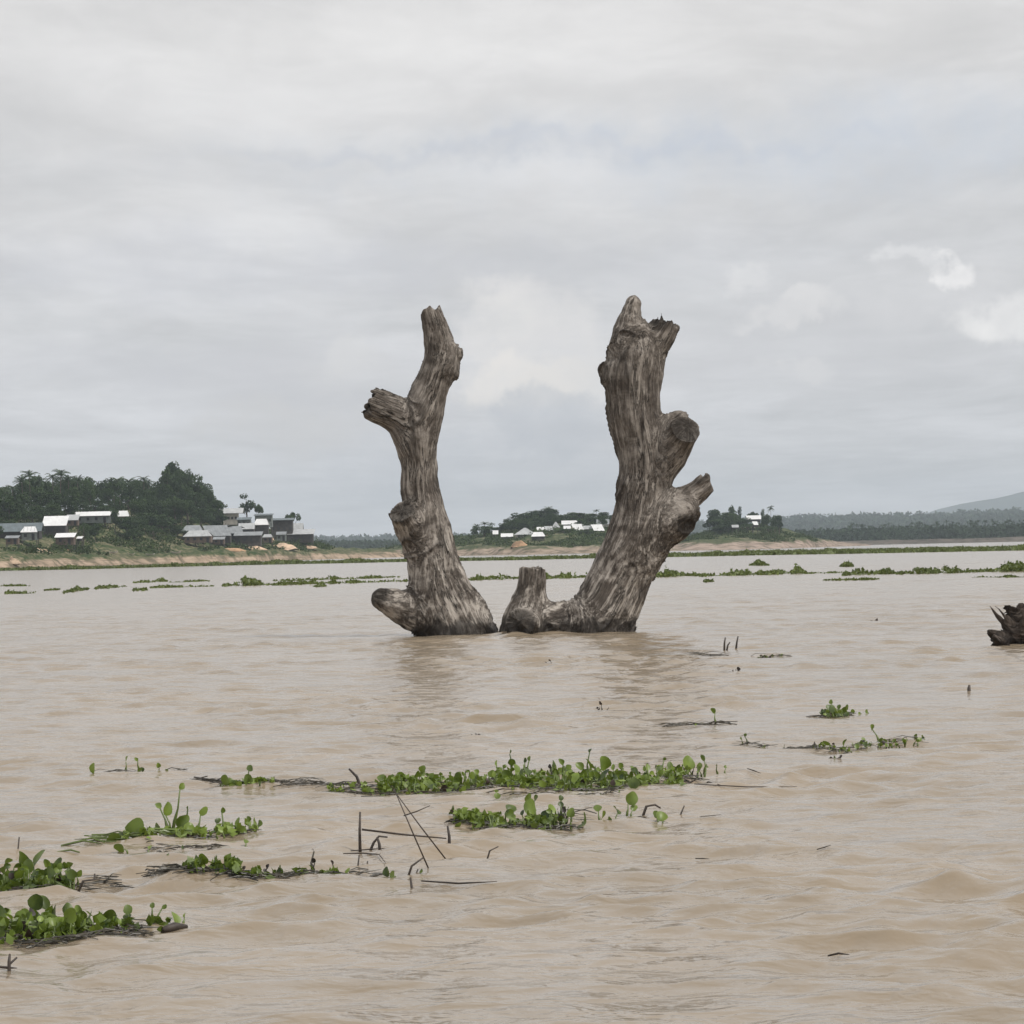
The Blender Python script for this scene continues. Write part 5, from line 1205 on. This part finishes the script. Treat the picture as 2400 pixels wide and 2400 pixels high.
# ------------------------------------------------------------------ far floating mats
def raft(px0, y0, px1, y1, n, thick, hgt, size, seed, label, clumps=None, kind=None, name='hyacinth_raft', cl=.5):
    rg = np.random.default_rng(seed); C = []; k = 0; tries = 0
    n = int(n * .7)
    while k < n and tries < n * 12:
        tries += 1; t = rg.random(); px = px0 + (px1 - px0) * t; py = y0 + (y1 - y0) * t + rg.normal() * thick * .5
        q = vnoise(np.array([[px / 26.0, 0.3, seed * 3.1]]), seed)[0]; e = min(1, min(t, 1 - t) * 8 + .15)
        if q < cl and rg.random() > .12: continue
        p = W(px, py); H_ = .62 * hgt * (.35 + 1.3 * q * q) * e * (.3 + 1.2 * vnoise(np.array([[px / 3.5, 7.3, seed]]), 3)[0]) * (1.8 if rg.random() < .06 else 1)
        if clumps:
            for (cx, cw, chh) in clumps: H_ += chh * math.exp(-((px - cx) / cw) ** 4) * .6 * (.35 + 1.0 * vnoise(np.array([[px / 4.0, 1.3, seed]]), 3)[0])
        C.append((p.x, p.y, rg.random() ** .8 * H_)); k += 1
    C = np.array(C); V = leaf_quads(C, size, 1.2); o = W((px0 + px1) / 2, (y0 + y1) / 2); o.z = 0
    t = thing(name, o, label, 'floating plant', 'strips of water hyacinth far out on the river')
    V = V - np.array([*o]); tag(quads_object('foliage', V, M['leaf_far'], parent=t), kind='stuff')
    # low matted roots the leaves stand in
    mb = MB(); top = []; bot = []; m_ = 14
    for i in range(m_):
        f_ = i / (m_ - 1); e = .25 + 1.0 * min(1, 5 * min(f_, 1 - f_)); x = px0 + (px1 - px0) * (.02 + .96 * f_); y = y0 + (y1 - y0) * f_; k_ = thick * .17 * e * rg.uniform(.6, 1.2)
        a_, b_ = W(x, y - k_) - o, W(x, y + k_) - o; top.append((a_.x, a_.y, .015)); bot.append((b_.x, b_.y, .015))
    mb.add(top + bot + [(x, y, -.1) for x, y, z in top + bot], [(i, i + m_, i + m_ + 1, i + 1) for i in range(m_ - 1)] + [(i + m_, i + 3 * m_, i + 3 * m_ + 1, i + m_ + 1) for i in range(m_ - 1)])
    mb.build('root_mat', M['leaf_far'], t); return t
LB = [ # px0 y0 px1 y1 n thick hgt size clumps label
 (-40, 1374, 72, 1373, 420, 1.2, .10, .16, None, 'upper far strip of floating plants touching the left edge'),
 (12, 1391, 84, 1390, 380, 1.6, .14, .16, None, 'lower far strip near the left edge, with thin dark leaves'),
 (104, 1384, 140, 1382, 200, 1.4, .14, .16, None, 'short far clump of floating plants, third from the left'),
 (148, 1389, 208, 1380, 480, 2.4, .18, .17, [(180, 8, .35)], 'far clump of floating plants with one little green tuft'),
 (222, 1380, 300, 1374, 420, 2.2, .16, .16, None, 'patchy far clump left of the small round bush on the water'),
 (312, 1366, 392, 1362, 620, 1.8, .16, .17, [(376, 9, .35), (330, 8, .1)], 'far strip of floating plants with a small round bush at its right end'),
 (310, 1384, 345, 1383, 220, 1.6, .22, .16, None, 'little tuft of floating plants just below the round bush'),
 (352, 1378, 505, 1374, 700, 1.2, .12, .16, [(450, 10, .15)], 'thin far strip below and right of the round bush'),
 (395, 1365, 492, 1362, 380, .9, .10, .15, [(470, 8, .2)], 'thin upper far strip right of the round bush'),
 (522, 1373, 640, 1371, 1500, 1.5, .2, .18, [(575, 22, .62), (600, 14, .3)], 'far strip carrying the tallest green bush of floating plants, left of the trunks'),
 (640, 1371, 955, 1362, 2200, 1.6, .22, .17, None, 'far strip of floating plants running up to the left trunk'),
 (640, 1362, 940, 1353, 1300, 1.4, .22, .17, [(780, 14, .25)], 'upper far strip of floating plants left of the left trunk'),
 (1090, 1359, 1425, 1352, 3600, 1.8, .34, .18, [(1165, 26, .22), (1320, 14, .1)], 'far strip of floating plants seen between the two trunks'),
 (1530, 1352, 1640, 1349, 1300, 1.6, .32, .18, [(1588, 24, .25)], 'far strip of floating plants just right of the leaning trunk'),
 (1640, 1350, 1890, 1343, 2600, 2.0, .32, .18, [(1735, 14, .15), (1870, 14, .4)], 'far strip of floating plants with a raised tuft at its right end'),
 (1885, 1345, 1975, 1342, 280, .8, .10, .15, None, 'thin broken line of floating plants between two thicker strips'),
 (1975, 1348, 2100, 1343, 1500, 1.8, .36, .18, [(2015, 20, .30)], 'thick tufted far strip in the right half of the river'),
 (2100, 1345, 2470, 1336, 4200, 1.8, .34, .18, [(2150, 18, .3), (2215, 5, .4), (2400, 50, .45)], 'far strip of floating plants running off the right edge'),
 (1930, 1361, 2060, 1358, 520, .9, .12, .16, None, 'dark thin strip of debris just below the right-hand plant strips'),
 (2275, 1354, 2420, 1352, 200, .8, .12, .16, None, 'row of dark specks below the right end of the far strip'),
 (735, 1376, 765, 1374, 160, 1.2, .16, .16, None, 'little far tuft floating alone left of the left trunk'),
 (1650, 1364, 1672, 1363, 90, 1.0, .12, .16, None, 'tiny tuft floating below the strip right of the leaning trunk'),
 (1758, 1325, 1802, 1325, 700, .8, .25, .22, [(1780, 12, .65)], 'mound-shaped clump of floating plants alone between the two far strips'),
 (1970, 1328, 2000, 1328, 480, .6, .2, .22, [(1986, 10, .45)], 'smaller low mound of floating plants right of the mound-shaped clump'),
]
for i, a in enumerate(LB): raft(*a[:8], 100 + i, a[9], a[8])
def great_mat():
    """the unbroken green belt in front of the banks"""
    rg = np.random.default_rng(77); xs = [-200, 0, 200, 400, 600, 800, 1000, 1200, 1400, 1600, 1800, 2000, 2200, 2400, 2600]
    yc = [1342, 1337.5, 1333.5, 1328, 1323, 1319, 1315, 1312, 1307, 1303, 1297.5, 1294, 1290, 1287, 1283]
    th = [.5, .5, .7, .8, 1.0, 1.2, .9, 1.1, 1.4, 2.2, 3.6, 3.9, 4.0, 3.2, 3.0]
    n = 30000; px = rg.uniform(-200, 2600, n); t = np.interp(px, xs, th); py = np.interp(px, xs, yc) + rg.uniform(-1, 1, n) * t
    C = np.array([tuple(W(a, b)) for a, b in zip(px, py)]); q = vnoise(np.stack([px / 24, px * 0, px * 0], 1), 4)
    C[:, 2] = rg.random(n) * (.10 + .5 * q ** 3)
    tag(quads_object('floating_plant_belt', leaf_quads(C, .85, 1.2), M['leaf_far']), kind='stuff')
great_mat()

# ------------------------------------------------------------------ haze over the whole place
m, nt = mat('haze_air')
vp = N(nt, 'ShaderNodeVolumePrincipled', {'Color': (0.80, 0.90, 1.0, 1), 'Density': 0.00009, 'Anisotropy': 0.0})
N(nt, 'ShaderNodeOutputMaterial', {'Volume': vp.outputs[0]})
mb = MB(); mb.box((0, 6900, 147), (16000, 17000, 298)); hz = mb.build('haze', m); hz['kind'] = 'stuff'
print('trees', TREE_N[0], 'objects', len(bpy.data.objects), 'tris', sum(len(me.loops) - 2 * len(me.polygons) for me in bpy.data.meshes))
